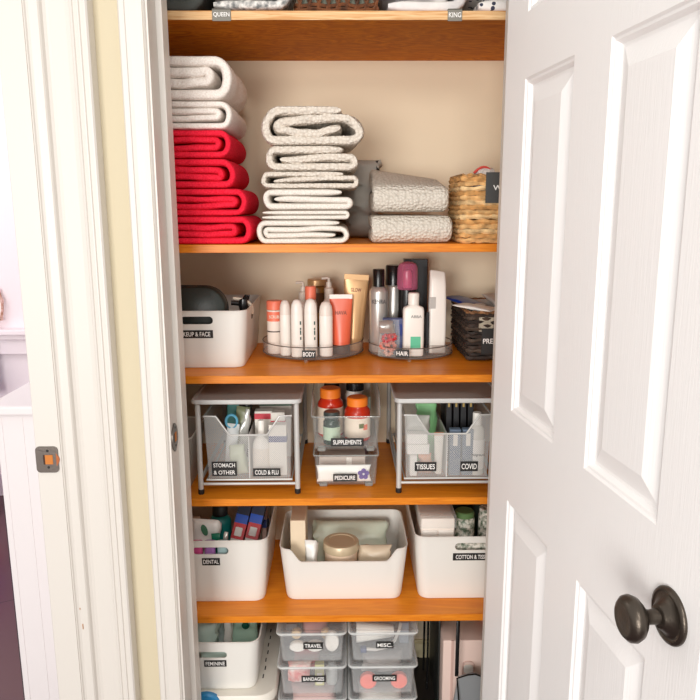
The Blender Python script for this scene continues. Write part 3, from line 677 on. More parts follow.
# hair turntable
bottle('hairspray_can', 'silver aerosol can with a black cap at the left of the smaller turntable', 'can', (.099, 1.862, zt), .0245, .220, M_silver, M_blk, capr=.64, caph=.21, shoulder=.07, txt=('KENRA', .036, .011, .62, mat('dark_grey_print', (70, 68, 70), .5)))
bottle('hairspray_can', 'silver aerosol can with a wide black cap, behind the first', 'can', (.143, 1.918, zt), .0230, .226, M_silver, M_blk, capr=.96, caph=.24, shoulder=.02)
t = thing('spray_bottle', 'black bottle under a translucent pink domed cap', 'bottle', (.176, 1.868, zt))
b = NB(); lathe(b, [(0, 0), (.024, 0), (.025, .003), (.025, .165), (.020, .170), (0, .170)], seg=28); obj('body', b, M_blk, t)
b = NB(); lathe(b, [(.0265, .166), (.0275, .168), (.0275, .205), (.0265, .222), (.0220, .233), (.0120, .238), (0, .239)], seg=28); obj('domed_cap', b, clear_mat('translucent_pink', (222, 120, 156), .42, .2, .5), t)
b = NB(); lathe(b, [(.011, .1695), (.012, .171), (.012, .205), (.009, .215), (0, .216)], seg=20); obj('spray_head', b, mat('pink_plastic', (222, 96, 128), .35), t)
carton('hair_product_box', 'tall black box at the back of the smaller turntable', 'box', (.203, 1.932, zt), .064, .040, .242, M_blk)
t = thing('lotion_bottle', 'white flat bottle with a green square, front of the smaller turntable', 'bottle', (.186, 1.800, zt))
b = NB(); q = lambda w, d, z, r=.008: [Vector((x, y, z)) for x, y in rrect(w, d, r, 4)]
rings(b, [q(.050, .028, 0), q(.054, .031, .003), q(.054, .031, .118), q(.050, .028, .126), q(.030, .024, .131), q(.026, .022, .133)]); obj('body', b, M_wbot, t)
b = NB(); lathe(b, [(.0125, .133), (.014, .134), (.0145, .160), (.012, .164), (0, .164)], seg=24); obj('cap', b, M_wbot, t)
b = NB(); box(b, -.008, .018, -.0162, -.0154, .022, .052); obj('green_panel', b, M_aqua, t)
letters('lettering', 'ABBA', .028, .007, Matrix.Translation((.006, -.0156, .104)), M_greyprint, t)
t = thing('conditioner_bottle', 'tall white slanted bottle standing on its cap at the right of the smaller turntable', 'bottle', (.252, 1.835, zt))
b = NB(); rings(b, [q(.045, .030, .022), q(.047, .032, .060), q(.046, .030, .130), q(.043, .024, .185)]+[[Vector((x-.001, y, .214-.16*x)) for x, y in rrect(.040, .014, .005, 4)], [Vector((x-.001, y, .217-.16*x)) for x, y in rrect(.034, .009, .003, 4)]]); obj('body', b, M_wbot, t)
b = NB(); rings(b, [q(.044, .028, 0), q(.0475, .033, .002), q(.0475, .033, .0215)]); obj('cap', b, M_smoke, t)
b = NB(); box(b, -.022, -.006, -.0166, -.0150, .120, .150); obj('grey_panel', b, mat('grey_silver_print', (186, 182, 176), .4), t)
carton('hair_clip_box', 'blue and grey flat box behind the bag of red scrunchies', 'box', (.137, 1.832, zt), .056, .022, .094, mat('slate_blue_card', (86, 96, 140), .5), marks=[(.018, .064, .014, .030, P_blue, None), (-.008, .05, .022, .06, mat('silver_card', (176, 176, 180), .4), None)])
t = thing('scrunchie_bag', 'clear bag of red and pink scrunchies behind the HAIR label', 'bag', (.122, 1.795, zt))
b = NB(); R = []
for j in range(9):
    v = j/8; R.append([Vector((math.cos(2*PI*i/18)*(.026+.003*math.sin(3*v+i)), math.sin(2*PI*i/18)*.016*(1-.7*v), v*.094)) for i in range(18)])
rings(b, R); obj('bag', b, M_thin, t)
for i, (x, z, r, c) in enumerate(((-.006, .046, .013, (206, 40, 56)), (.010, .050, .012, (214, 60, 66)), (-.012, .028, .012, (228, 128, 110)), (.008, .026, .014, (236, 148, 132)), (.0, .012, .014, (232, 170, 150)))):
    b = NB(); n = 22; tube(b, [(x+r*.6*math.cos(2*PI*k/n), -.002+r*.3*math.sin(2*PI*k/n), z+r*.55*math.sin(2*PI*k/n)) for k in range(n)], [.0052*(1+.25*math.sin(k*2.3)) for k in range(n)], 7, True)
    tag(obj('scrunchie', b, towel_mat('scrunchie_cloth_%d' % i, c, tuple(int(v*.8) for v in c))), ['dark red scrunchie at the upper left in the clear bag', 'red scrunchie at the upper right in the clear bag', 'coral scrunchie at the lower left in the clear bag', 'pink scrunchie at the lower right in the clear bag', 'palest scrunchie at the bottom of the clear bag'][i], 'scrunchie', 'scrunchies in the clear bag', (.122, 1.795, zt))
packet('foil_hair_tie', 'silver crinkled foil hair tie above the scrunchies', 'hair tie', (.118, 1.788, zt+.060), .036, .012, .034, mat('crumpled_silver_foil', (196, 192, 188), .28, metal=.5, bump=(120, .8)), seed=15, amp=.010)
for i, (x, c, l) in enumerate(((.225, M_blk, 'black hair comb standing behind the white flat bottle'), (.236, M_wbot, 'white slim stick standing right of the black comb'))):
    b = NB(); box(b, -.004, .004, -.002, .002, 0, .112, .001, 1)
    if i == 0:
        for k in range(16): box(b, -.0085, -.004, -.001, .001, .01+k*.0058, .0125+k*.0058)
    tag(obj('hair_comb', b, c) if i == 0 else obj('hair_stick', b, c), l, 'comb' if i == 0 else 'stick', None, (x, 1.815+.01*i, zt))

# makeup bin contents
def bag_pouch(label, loc, w, d, h, m, name='makeup_pouch', trim=None, rz=0):
    t = thing(name, label, 'pouch', loc, rz); R = []
    for j in range(9):
        v = -1+2*j/8; k = (1-abs(v)**3)**.4 if abs(v) < 1 else .25
        k = max(k, .55)
        R.append([Vector((x*(.97+.03*k), v*d/2, z)) for x, z in [(px*(k*.12+.88), (pz)*(k*.12+.88)+h/2) for px, pz in rrect(w, h, h*.36, 7)]])
    b = NB(); rings(b, R); obj('pouch_body', b, m, t, angle=70)
    b = NB(); q = rrect(w*.99, h*.99, h*.36, 7); tube(b, [(x, 0, z+h/2) for x, z in q], .0022, 6, True); obj('zip', b, trim or M_rubber, t)
    return t
mk = (-.352, 1.863, S3)
bag_pouch('black rounded pouch standing in the MAKEUP & FACE bin', (-.372, 1.745, S3+.050), .180, .05, .151, mat('black_leatherette', (44, 50, 46), .4, bump=(300, .2)))
b = NB(); pts = [(-.278+.048*math.sin(a*.9), 1.80+.02*a/PI, S3+.150-.05*(a/2.2)**2+.012) for a in [k*2.0/10 for k in range(11)]]
tube(b, pts, .004, 8); o = obj('curler_handle', b, mat('bone_plastic', (214, 200, 180), .4)); tag(o, 'curved bone-coloured handle right of the black pouch', 'handle')
b = NB(); pts = [(x-.006, y+.004, z-.012) for x, y, z in pts]; tube(b, pts, .006, 8); o = obj('curved_brush', b, M_blk); tag(o, 'black curved handle beside the bone-coloured one', 'handle')
t = thing('hair_clip', 'black claw clip at the right rim of the MAKEUP & FACE bin', 'clip', (-.252, 1.80, S3+.128))
b = NB(); lathe(b, [(0, 0), (.010, .002), (.012, .016), (.010, .032), (0, .034)], seg=14, sy=.6); obj('clip_body', b, M_blk, t)
for k in range(4):
    b = NB(); tube(b, [(.000+.004*k, 0, .030), (.004+.004*k, -.002, .040), (.007+.003*k, -.002, .044)], [.0028, .002, .0012], 6); obj('tooth', b, M_blk, t)
carton('makeup_palette', 'black flat palette lying deep in the MAKEUP & FACE bin', 'box', (-.345, 1.86, S3+.006), .17, .20, .04, mat('dark_compact', (38, 36, 38), .4))

# ------------------------------------------------------------ mesh drawer units
def drawer_unit(label, loc, texts):
    t = thing('mesh_drawer_unit', label, 'drawer unit', loc, 0, 'grey mesh drawer units')
    W, D, H = .240, .390, .2455
    b = NB(); q = lambda w_, d_, z, r=.016: [Vector((x, y+D/2, z)) for x, y in rrect(w_, d_, r, 5)]
    rings(b, [q(W+.020, D+.020, H-.012), q(W+.026, D+.026, H-.010), q(W+.027, D+.027, H-.004), q(W+.024, D+.024, H), q(W+.014, D+.014, H), q(W+.012, D+.012, H-.003)]); obj('top_panel', b, mat('grey_top_mesh', (196, 195, 192), .5, metal=.1, bump=(500, .5)), t)
    for sx in (-1, 1):
        for sy in (0, 1):
            x, y = sx*W/2, (.004 if sy == 0 else D-.004)
            b = NB(); lathe(b, [(0, .012), (.0065, .012), (.0065, H-.011), (0, H-.011)], cx=x, cy=y, seg=16); l = obj('leg', b, M_steel, t)
            b = NB(); lathe(b, [(0, 0), (.0068, 0), (.0074, .002), (.0074, .013), (0, .013)], cx=x, cy=y, seg=16); obj('rubber_foot', b, M_rubber, l)
        b = NB(); tube(b, [(sx*(W/2), .006, .034), (sx*(W/2), D-.006, .034)], .0035, 8); tube(b, [(sx*(W/2-.003), .006, .046), (sx*(W/2-.003), D-.006, .046)], .003, 8); obj('side_rail', b, M_steel, t)
    b = NB(); tube(b, [(-W/2, .004, .026), (W/2, .004, .026)], .0036, 8); obj('front_rail', b, M_steel, t)
    b = NB(); tube(b, [(-W/2, D-.004, .026), (W/2, D-.004, .026)], .0036, 8); obj('back_rail', b, M_steel, t)
    # the drawer: perforated walls
    w, y0, y1, z0, zt_ = .107, .010, D-.02, .034, .198
    prof = [(-w, zt_), (-.078, zt_), (-.046, .150), (.046, .150), (.078, zt_), (w, zt_)]
    b = NB()
    def face(pts): b.faces.new([b.verts.new(p) for p in pts])
    wb = w-.006
    face([(-wb, y0+.006, z0), (wb, y0+.006, z0)]+[(x, y0, z) for x, z in reversed(prof)])
    face([(-wb, y1-.006, z0), (wb, y1-.006, z0), (w, y1, zt_), (-w, y1, zt_)])
    face([(-wb, y0+.006, z0), (-wb, y1-.006, z0), (-w, y1, zt_), (-w, y0, zt_)]); face([(wb, y0+.006, z0), (wb, y1-.006, z0), (w, y1, zt_), (w, y0, zt_)])
    face([(-wb, y0+.006, z0), (wb, y0+.006, z0), (wb, y1-.006, z0), (-wb, y1-.006, z0)])
    dr = obj('drawer', b, M_mesh, t, False)
    b = NB()
    tube(b, [(x, y0, z) for x, z in prof]+[(w, y1, zt_), (-w, y1, zt_)], .0026, 8, True); obj('wire_rim', b, M_steel, dr)
    b = NB(); tube(b, [(-wb-.004, y0, z0), (wb+.004, y0, z0), (wb+.004, y1, z0), (-wb-.004, y1, z0)], .0026, 8, True); obj('bottom_wire', b, M_steel, dr)
    b = NB(); box(b, -.0012, .0012, y0+.004, y1-.004, z0, .147); obj('divider', b, mat('divider_plastic', (206, 204, 200), .4), dr)
    for (s, x, z, lw, lh) in texts: label_plate(t, s, x, y0+.006*(1-(z-z0)/(zt_-z0))-.0018, z, lw, lh, tilt=.035)
    return t
U1 = (-.231, 1.651, S4); U2 = (.261, 1.651, S4)
drawer_unit('grey mesh drawer unit labelled STOMACH & OTHER and COLD & FLU', U1, [('STOMACH\n& OTHER', -.062, .062, .062, .038), ('COLD & FLU', .043, .052, .068, .021)])
drawer_unit('grey mesh drawer unit labelled TISSUES and COVID beside the door', U2, [('TISSUES', -.053, .064, .054, .024), ('COVID', .056, .064, .044, .026)])
zd = S4+.0355
def U(u, x, y): return (u[0]+x, u[1]+y, zd)
M_ibox = mat('ivory_carton', (238, 232, 222), .5); M_navy = mat('navy_print', (56, 62, 120), .5); M_redp = mat('red_print', (206, 60, 74), .5); M_green = mat('dark_green_card', (36, 92, 66), .5)
squeeze('ointment_tube', 'white and pale blue tube leaning in the left of the stomach drawer', 'tube', U(U1, -.060, .074), .032, .125, mat('white_blue_tube', (236, 240, 240), .35), mat('light_blue_cap', (132, 196, 216), .4), tilt=.12)
carton('medicine_carton', 'turquoise box at the back left of the stomach drawer', 'box', U(U1, -.045, .16), .06, .03, .165, mat('turquoise_card', (20, 150, 140), .4), rx=-.15)
t = thing('ring_scissors', 'light blue looped handle above the leaning tube', 'handle', U(U1, -.050, .075)); b = NB(); n = 20
tube(b, [(.014*math.cos(2*PI*k/n), 0, .130+.017*math.sin(2*PI*k/n)) for k in range(n)], .0035, 7, True); obj('loop', b, mat('blue_loop', (96, 178, 210), .35), t)
b = NB(); tube(b, [(0, .006, .005), (0, .003, .06), (0, 0, .112)], .0035, 7); obj('shaft', b, mat('blue_loop', (96, 178, 210), .35), t)
packet('medicine_pouch', 'olive and silver pouch in the middle of the stomach drawer', 'pouch', U(U1, -.046, .10), .036, .020, .16, mat('olive_foil', (140, 144, 110), .35), ry=.14, seed=21)
packet('medicine_pouch', 'pale green soft pouch at the front of the stomach drawer', 'pouch', U(U1, -.026, .040), .040, .022, .078, mat('pale_green_pack', (206, 214, 186), .4), seed=25, ry=-.1)
packet('medicine_pouch', 'dark crinkled foil pouch leaning near the divider of the stomach drawer', 'pouch', U(U1, -.028, .125), .034, .018, .185, mat('dark_foil', (60, 62, 64), .25, metal=.5), seed=28, ry=.04, amp=.010)
packet('medicine_pouch', 'grey crinkled pouch leaning over the mesh dip of the stomach drawer', 'pouch', U(U1, -.028, .070), .018, .014, .165, mat('grey_foil', (196, 196, 190), .25, metal=.3), seed=29, ry=.13, amp=.010)
bottle('nasal_spray', 'white squeeze bottle with a pointed nozzle in the cold drawer', 'bottle', U(U1, .028, .045), .0225, .142, M_wbot, M_wbot, capr=.38, caph=.30, shoulder=.22, band=(.12, .50, mat('orange_text_label', (236, 226, 214), .5)), sy=.7)
carton('medicine_carton', 'ivory box with a navy band at the front of the cold drawer', 'box', U(U1, .070, .048), .044, .026, .132, M_ibox, band=[(.66, .78, M_navy)])
carton('medicine_carton', 'grey patterned slim box beside the nozzle bottle in the cold drawer', 'box', U(U1, .049, .080), .014, .03, .115, mat('grey_pattern', (130, 120, 128), .5, var=(500, (220, 214, 210))))
carton('medicine_carton', 'ivory box with red corners behind the nozzle bottle', 'box', U(U1, .029, .11), .046, .028, .150, M_ibox, band=[(.86, .96, M_redp)])
carton('medicine_carton', 'ivory box with a red side behind the navy-banded box', 'box', U(U1, .066, .105), .036, .028, .148, M_ibox, band=[(.45, .85, M_redp)])
carton('medicine_carton', 'dark green and red box lying across the back of the cold drawer', 'box', U(U1, .053, .20), .086, .05, .178, M_ibox, band=[(.80, .92, M_green), (.96, 1.0, M_redp)])
# second unit
carton('tissue_pack', 'white flat tissue pack in the left of the tissues drawer, upper', 'tissue pack', (U2[0]-.073, U2[1]+.050, zd+.0822), .052, .045, .026, mat('tissue_white', (246, 242, 236), .6), group='tissue packs')
carton('tissue_pack', 'white flat tissue pack under the upper one in the tissues drawer', 'tissue pack', (U2[0]-.070, U2[1]+.050, zd+.0552), .056, .045, .026, mat('tissue_white', (246, 242, 236), .6), group='tissue packs', ry=0)
carton('tissue_pack', 'white tissue pack leaning at the bottom left of the tissues drawer', 'tissue pack', (U2[0]-.082, U2[1]+.045, zd), .018, .045, .054, mat('tissue_white', (246, 242, 236), .6), group='tissue packs')
packet('peach_packet', 'peach wrapped packet beside the leaning tissue pack', 'packet', (U2[0]-.050, U2[1]+.045, zd), .034, .03, .052, mat('peach_wrap', (232, 176, 144), .5), seed=31)
squeeze('balm_tube', 'white slim stick with an orange top in the tissues drawer', 'tube', (U2[0]-.017, U2[1]+.042, zd), .024, .108, M_ibox, M_ibox, mat('orange_top', (232, 150, 104), .5))
packet('tissue_wrap', 'crumpled pale film at the top left of the tissues drawer', 'wrapper', (U2[0]-.070, U2[1]+.055, zd+.1086), .06, .03, .040, mat('pale_film', (196, 196, 188), .4), seed=33)
packet('green_glove', 'crumpled light green packet rising above the mesh dip', 'packet', (U2[0]-.040, U2[1]+.13, zd), .05, .03, .168, mat('mint_wrap', (150, 214, 150), .5), seed=36, amp=.012)
packet('grey_wrap', 'crumpled grey clear wrapper right of the green packet', 'wrapper', (U2[0]-.022, U2[1]+.20, zd), .030, .03, .185, mat('grey_wrap', (150, 152, 140), .4), seed=37, amp=.012)
for i in range(4):
    carton('test_kit_box', ['black narrow box leaning at the left of the covid drawer', 'black narrow box with gold text, second from the left of the covid drawer', 'black narrow box left of the blue-topped one in the covid drawer', 'black narrow box with a blue top in the covid drawer'][i], 'box', (U2[0]+.018+.019*i, U2[1]+.15, zd), .015, .10, .178, mat('black_card', (30, 30, 34), .4), rx=-.10,
           marks=[(0, .15, .005, .012, mat('gold_print', (190, 160, 90), .4), None)], group='black boxes in the covid drawer', band=[(.93, 1.003, mat('sky_blue_card', (86, 150, 190), .4))] if i == 3 else None)
for i in range(2):
    carton('thermometer_box', ['slate blue box with a white panel, left one behind the COVID label', 'slate blue box with a white panel, right one behind the COVID label'][i], 'box', (U2[0]+.022+.032*i, U2[1]+.035, zd), .028, .02, .120, mat('slate_card', (104, 120, 140), .5), marks=[(0, .094, .011, .032, M_ibox, None)], group='slate boxes in the covid drawer')
t = bottle('sanitizer_bottle', 'clear-shouldered white bottle at the right of the covid drawer', 'bottle', U(U2, .078, .042), .0200, .160, mat('sanitizer_plastic', (226, 222, 212), .2), M_wbot, capr=.55, caph=.20, shoulder=.14, band=(.10, .58, mat('white_wrap_label', (242, 238, 232), .5)), txt=('Walgreens', .034, .009, .34, mat('dark_grey_print', (70, 68, 70), .5)))

# ------------------------------------------------------------ clear stacked trays in the middle
def clear_tray(label, loc, w, d, h, front, text, lx, lz, lw, lh):
    t = thing('clear_bin', label, 'clear bin', loc, 0, 'clear trays between the mesh drawer units')
    R = []; top = rrect(w, d, .010, 4, (8, 12))
    def H(y): return front if y < -d/2+.03 else h if y > -d/2+.06 else front+(h-front)*(y+d/2-.03)/.03
    def ring(f, ins, z, fl=False): return [Vector((x, y, z if fl else z*H(top[i][1]))) for i, (x, y) in enumerate(rrect(w-2*ins-.010*(1-f), d-2*ins-.006*(1-f), .010, 4, (8, 12)))]
    R = [ring(0, .004, .008, True), ring(0, 0, .010, True), ring(.4, 0, .4), ring(.9, 0, .93), ring(1, -.0025, .95), ring(1, -.003, 1), ring(1, .0015, 1), ring(.9, .0028, .93), ring(.4, .0028, .4), ring(0, .003, .0135, True)]
    b = NB(); rings(b, R); obj('tray_body', b, M_clear, t, angle=50)
    b = NB(); pr = [Vector(p) for p in ring(1, -.002, 1)]; tube(b, pr, .0016, 6, True); obj('thick_rim', b, clear_mat('acrylic_edge', (190, 194, 190), .40, .1, .5), t)
    for sx in (-1, 1):
        for sy in (-1, 1):
            b = NB(); box(b, sx*(w/2-.022)-.010, sx*(w/2-.022)+.010, sy*(d/2-.022)-.010, sy*(d/2-.022)+.010, 0, .0085, .002, 1); obj('foot', b, clear_mat('acrylic_edge', (190, 194, 190), .40, .1, .5), t)
    label_plate(t, text, lx, -d/2-.0032+.0, lz, lw, lh)
    return t
CT = (.010, 1.833)
clear_tray('clear tray labelled PEDICURE, lower of the middle pair', (CT[0], CT[1], S4), .160, .300, .0925, .0880, 'PEDICURE', -.003, .030, .060, .020)
clear_tray('clear tray labelled SUPPLEMENTS, upper of the middle pair', (CT[0], CT[1], S4+.094), .168, .300, .135, .0950, 'SUPPLEMENTS', .003, .030, .082, .021)
zu = S4+.094+.0142; zl = S4+.0142
M_redb = mat('red_amber_bottle', (196, 48, 22), .2); M_orange = mat('orange_cap', (244, 130, 34), .4, bump=(300, .3)); M_plabel = mat('pill_label', (240, 224, 204), .5)
def pills(label, x, y, r, h, band, cap=M_orange, body=M_redb, marks=None, zb=None, capr=.80):
    t = bottle('vitamin_bottle', label, 'bottle', (x, y, zb or zu), r, h, body, cap, capr=capr, caph=.20, shoulder=.14, band=band, group='supplement bottles')
    b = NB(); cr = r*capr; n = 40
    rings(b, [[Vector(((cr+(.0005 if i % 2 else -.0001))*math.cos(2*PI*i/n), (cr+(.0005 if i % 2 else -.0001))*math.sin(2*PI*i/n), z)) for i in range(n)] for z in (h*.815, h*.97)]); obj('ribbed_grip', b, cap, t)
    for (a, z, w_, h_, m_) in marks or []:
        b = NB(); box(b, -w_/2, w_/2, -r-.0014, -r+.002, h*z-h_/2, h*z+h_/2, 0, 1, Matrix.Rotation(a, 4, 'Z')); obj('printed_panel', b, m_, t)
pills('red bottle with an orange cap, left and farther one of the supplements', -.030, 1.795, .0340, .127, (.06, .62, M_plabel), marks=[(.25, .42, .024, .012, mat('label_black_oval', (50, 46, 44), .5))])
pills('red bottle with an orange cap, right and nearer one of the supplements', .040, 1.758, .0335, .112, (.08, .55, M_plabel), marks=[(.3, .38, .013, .012, mat('label_olive', (96, 104, 40), .5)), (.62, .34, .012, .014, M_coral)])
pills('small dark green bottle with a grey lid behind the SUPPLEMENTS label', -.026, 1.722, .0215, .084, (.15, .55, mat('sage_label', (186, 206, 180), .5)), cap=mat('grey_green_lid', (66, 76, 74), .35), body=mat('dark_green_bottle', (28, 54, 44), .2), capr=.95)
pills('white bottle with a black lid behind the red supplement bottles', .036, 1.872, .0285, .126, (.1, .60, mat('grey_label', (198, 190, 180), .5)), cap=M_blk, body=M_wbot, capr=.85)
pills('dark bottle at the back left of the supplements tray', -.028, 1.885, .026, .118, None, cap=M_blk, body=M_dkbr)
carton('vitamin_box', 'pale box with green edge at the back right of the supplements tray', 'box', (.066, 1.83, zu), .020, .06, .10, mat('sage_box', (150, 172, 160), .5))
carton('supplement_sheet_box', 'pale carton standing at the back of the supplements tray', 'box', (.03, 1.945, zu), .10, .03, .125, mat('grey_label', (198, 190, 180), .5))
# pedicure contents
packet('pedicure_packet', 'white pack with a purple flower in the PEDICURE tray', 'packet', (.004, 1.695, zl), .138, .010, .044, P_white, seed=41, amp=.003)
b = NB()
for k in range(5):
    a = k*2*PI/5+.3; mt = Matrix.Translation((.0088*math.cos(a), 0, .0088*math.sin(a))) @ Matrix.Rotation(PI/2, 4, 'X'); lathe(b, [(0, 0), (.0062, 0), (.0062, .0012), (0, .0012)], seg=14, mtx=mt)
tag(obj('purple_flower_sticker', b, mat('purple_print', (104, 84, 150), .5)), 'purple flower sticker on the front of the pedicure pack', 'sticker', None, (.054, 1.6878, zl+.022))
carton('nail_file_box', 'flat box with grey and peach panels lying in the PEDICURE tray', 'box', (.0, 1.775, zl+.0005), .120, .085, .052, mat('grey_peach_card', (196, 180, 168), .5), marks=[(.018, .04, .014, .02, M_ibox, None)])
packet('dark_packet', 'dark purple mesh packet at the right in the PEDICURE tray', 'packet', (.050, 1.895, zl), .05, .05, .066, mat('purple_mesh', (110, 100, 120), .6), seed=43)
# translucent tub at the far left end
t = thing('clear_tub', 'translucent round-cornered tub left of the mesh unit by the jamb', 'tub', (-.4275, 1.77, S4)); R = []
for f, z in ((0, 0), (.02, .004), (.8, .1), (1, .135), (.985, .135), (.78, .1), (.0, .006)):
    R.append([Vector((x, y, z)) for x, y in rrect(.080+.022*f, .18+.02*f, .024, 6)])
b = NB(); rings(b, R); obj('tub_body', b, clear_mat('milky_tub', (206, 196, 184), .45, .3, .5), t)
b = NB(); tube(b, [(x, y, .135) for x, y in rrect(.102, .20, .024, 6)], .0022, 6, True); obj('tub_rim', b, mat('milky_rim', (226, 220, 208), .4), t)

# ------------------------------------------------------------ shelf 5 contents
zb = S5+.0052
for i, x in enumerate((-.316, -.276)):
    t = carton('toothpaste_box', ['red, white and blue toothpaste box, left of the leaning pair', 'red, white and blue toothpaste box, right of the leaning pair'][i], 'box', (x, 1.755, zb+.002), .034, .030, .215, mat('toothpaste_white', (236, 232, 228), .3), rx=-.50, ry=.22, group='toothpaste boxes',
               band=[(.0, .30, mat('toothpaste_white', (236, 232, 228), .3))])
    mt = Matrix.Rotation(-.50, 4, 'X') @ Matrix.Rotation(.22, 4, 'Y'); zm = min((mt @ Vector((sx_*.017, sy_*.015, 0))).z for sx_ in (-1, 1) for sy_ in (-1, 1)); sh = Matrix.Translation((0, 0, -zm))
    for (z0, z1, m_, nm) in ((.54, .74, mat('toothpaste_red', (208, 26, 40), .3), 'red_panel'), (.74, .85, mat('toothpaste_blue', (30, 84, 190), .3), 'blue_panel'), (.85, .998, mat('toothpaste_black', (28, 34, 56), .3), 'dark_panel')):
        b = NB(); box(b, -.0174, .0174, -.0158, .0155, .215*z0, .215*z1, 0, 1, sh @ mt); obj(nm, b, m_, t)
    b = NB(); box(b, -.010, .010, -.0166, -.0156, .124, .148, .002, 1, sh @ mt); pp = obj('white_badge', b, M_white, t)
carton('toothpaste_box', 'pale pink and blue carton right of the leaning toothpaste boxes', 'box', (-.224, 1.88, zb+.002), .012, .06, .155, mat('pink_card', (220, 180, 166), .4), rx=-.35, band=[(.6, .75, P_blue)])
packet('floss_pack', 'white folded pack with a green leaf left of the toothpaste boxes', 'packet', (-.378, 1.742, zb), .075, .03, .200, P_white, seed=50, amp=.010, ry=.08)
b = NB(); mt = Matrix.Rotation(PI/2, 4, 'X') @ Matrix.Rotation(.3, 4, 'Z'); lathe(b, [(0, 0), (.016, 0), (.016, .001), (0, .001)], seg=20, sx=.5, mtx=mt); lathe(b, [(0, 0), (.010, 0), (.010, .0018), (0, .0018)], seg=20, sx=.4, mtx=mt)
tag(obj('leaf_sticker', b, mat('green_leaf_print', (70, 120, 92), .5)), 'green leaf mark on the white folded pack', 'sticker', None, (-.362, 1.7225, .598))
bottle('mouthwash_bottle', 'teal bottle behind the white folded pack in the dental bin', 'bottle', (-.340, 1.835, zb), .030, .205, M_teal, mat('black_cap', (36, 40, 40), .4), capr=.7, caph=.15, shoulder=.1)
carton('dental_carton', 'white carton with a blue-black panel at the far left of the dental bin', 'box', (-.418, 1.79, zb), .06, .035, .182, M_ibox, band=[(.72, .86, mat('steel_blue_print', (70, 96, 110), .5))])
packet('dental_packet', 'crinkled silver packet between the leaf pack and toothpaste boxes', 'packet', (-.322, 1.722, zb), .012, .016, .176, mat('silver_film', (208, 204, 198), .25, metal=.3), seed=52, ry=.10, amp=.008)
packet('dental_packet', 'green packet low beside the white folded pack', 'packet', (-.332, 1.722, zb), .022, .016, .172, mat('emerald_film', (16, 120, 90), .35), seed=54)
for i, (x, c, l) in enumerate(((-.378, (226, 90, 150), 'pink floss case seen through the handle slot of the dental bin'), (-.345, (176, 120, 190), 'purple floss case seen through the handle slot of the dental bin'), (-.312, (170, 200, 200), 'pale aqua floss case seen through the handle slot of the dental bin'))):
    b = NB(); R_ = [[Vector((x_, y_, z_)) for x_, y_ in rrect(.028, .020, .008, 4)] for z_ in (0, .160)]; rings(b, R_); tag(obj('floss_case', b, mat('floss_%d' % i, c, .4)), l, 'floss case', 'floss cases', (x, 1.7010, zb))

# soap bin
carton('cream_soap_box', 'tall cream carton standing at the left in the soap bin', 'box', (-.118, 1.790, zb), .040, .11, .200, mat('cream_card', (236, 216, 186), .6))
packet('tied_sachet', 'small white tied sachet beside the tall cream carton', 'sachet', (-.084, 1.722, zb), .034, .03, .150, P_white, seed=60, amp=.008)
packet('pale_green_pack', 'large pale green soap pack leaning across the back of the soap bin', 'pack', (.020, 1.815, zb+.020), .220, .045, .128, mat('pale_green_wrap', (226, 238, 218), .35, bump=(40, .8)), rx=-.55, seed=61, amp=.012)
t = thing('scrub_jar', 'round jar with a gold lid in the soap bin', 'jar', (-.004, 1.745, zb+.027))
b = NB(); lathe(b, [(0, 0), (.042, 0), (.044, .004), (.044, .088), (0, .088)], seg=40); obj('jar_body', b, mat('peach_scrub', (232, 204, 178), .3), t)
b = NB(); lathe(b, [(0, .088), (.047, .088), (.048, .091), (.048, .108), (.046, .111), (.036, .112), (.034, .110), (0, .110)], seg=40); obj('lid', b, mat('soft_gold_lid', (206, 186, 154), .35, metal=.2), t)
packet('soap_bundle', 'clear-wrapped bundle of tan soap slices right of the gold-lidded jar', 'soap', (.086, 1.745, zb+.03), .090, .055, .092, mat('tan_wrapped_soap', (222, 204, 178), .3), seed=63, amp=.012)
# cotton bin
t = thing('cotton_box', 'clear-topped white box of cotton pads in the cotton bin', 'box', (.250, 1.775, zb))
b = NB(); box(b, -.044, .044, -.06, .06, 0, .212, .003); obj('carton_body', b, mat('blush_white_card', (238, 226, 216), .5), t)
b = NB(); box(b, -.048, .048, -.064, .064, .185, .222, .004); obj('lid', b, M_thin, t)
for i in range(2):
    b = NB(); box(b, -.041+.042*i, -.001+.042*i, -.0625, -.0600, .125, .180, .003); obj('front_panel', b, mat('soft_white_card', (240, 232, 224), .4), t)
M_leaf = mat('leaf_pattern', (238, 232, 220), .5, var=(95, (74, 96, 70)))
for i, (x, h) in enumerate(((.330, .208), (.395, .215))):
    t = bottle('tissue_tube', ['white tissue roll with a leafy print, right of the cotton box', 'taller leafy-print tissue roll close to the door edge'][i], 'tissue roll', (x, 1.775, zb), .027, h, M_leaf, M_leaf if i else mat('green_cloth', (90, 120, 70), .7), capr=.95, caph=.08, shoulder=.02, group='leafy tissue rolls')
carton('dark_green_box', 'dark green box at the back of the cotton bin', 'box', (.345, 1.90, zb), .12, .06, .215, mat('deep_green_card', (34, 50, 38), .5))
packet('leafy_bag', 'leafy printed bag seen through the handle slot of the cotton bin', 'bag', (.350, 1.706, zb), .11, .018, .150, M_leaf, seed=70, amp=.004)

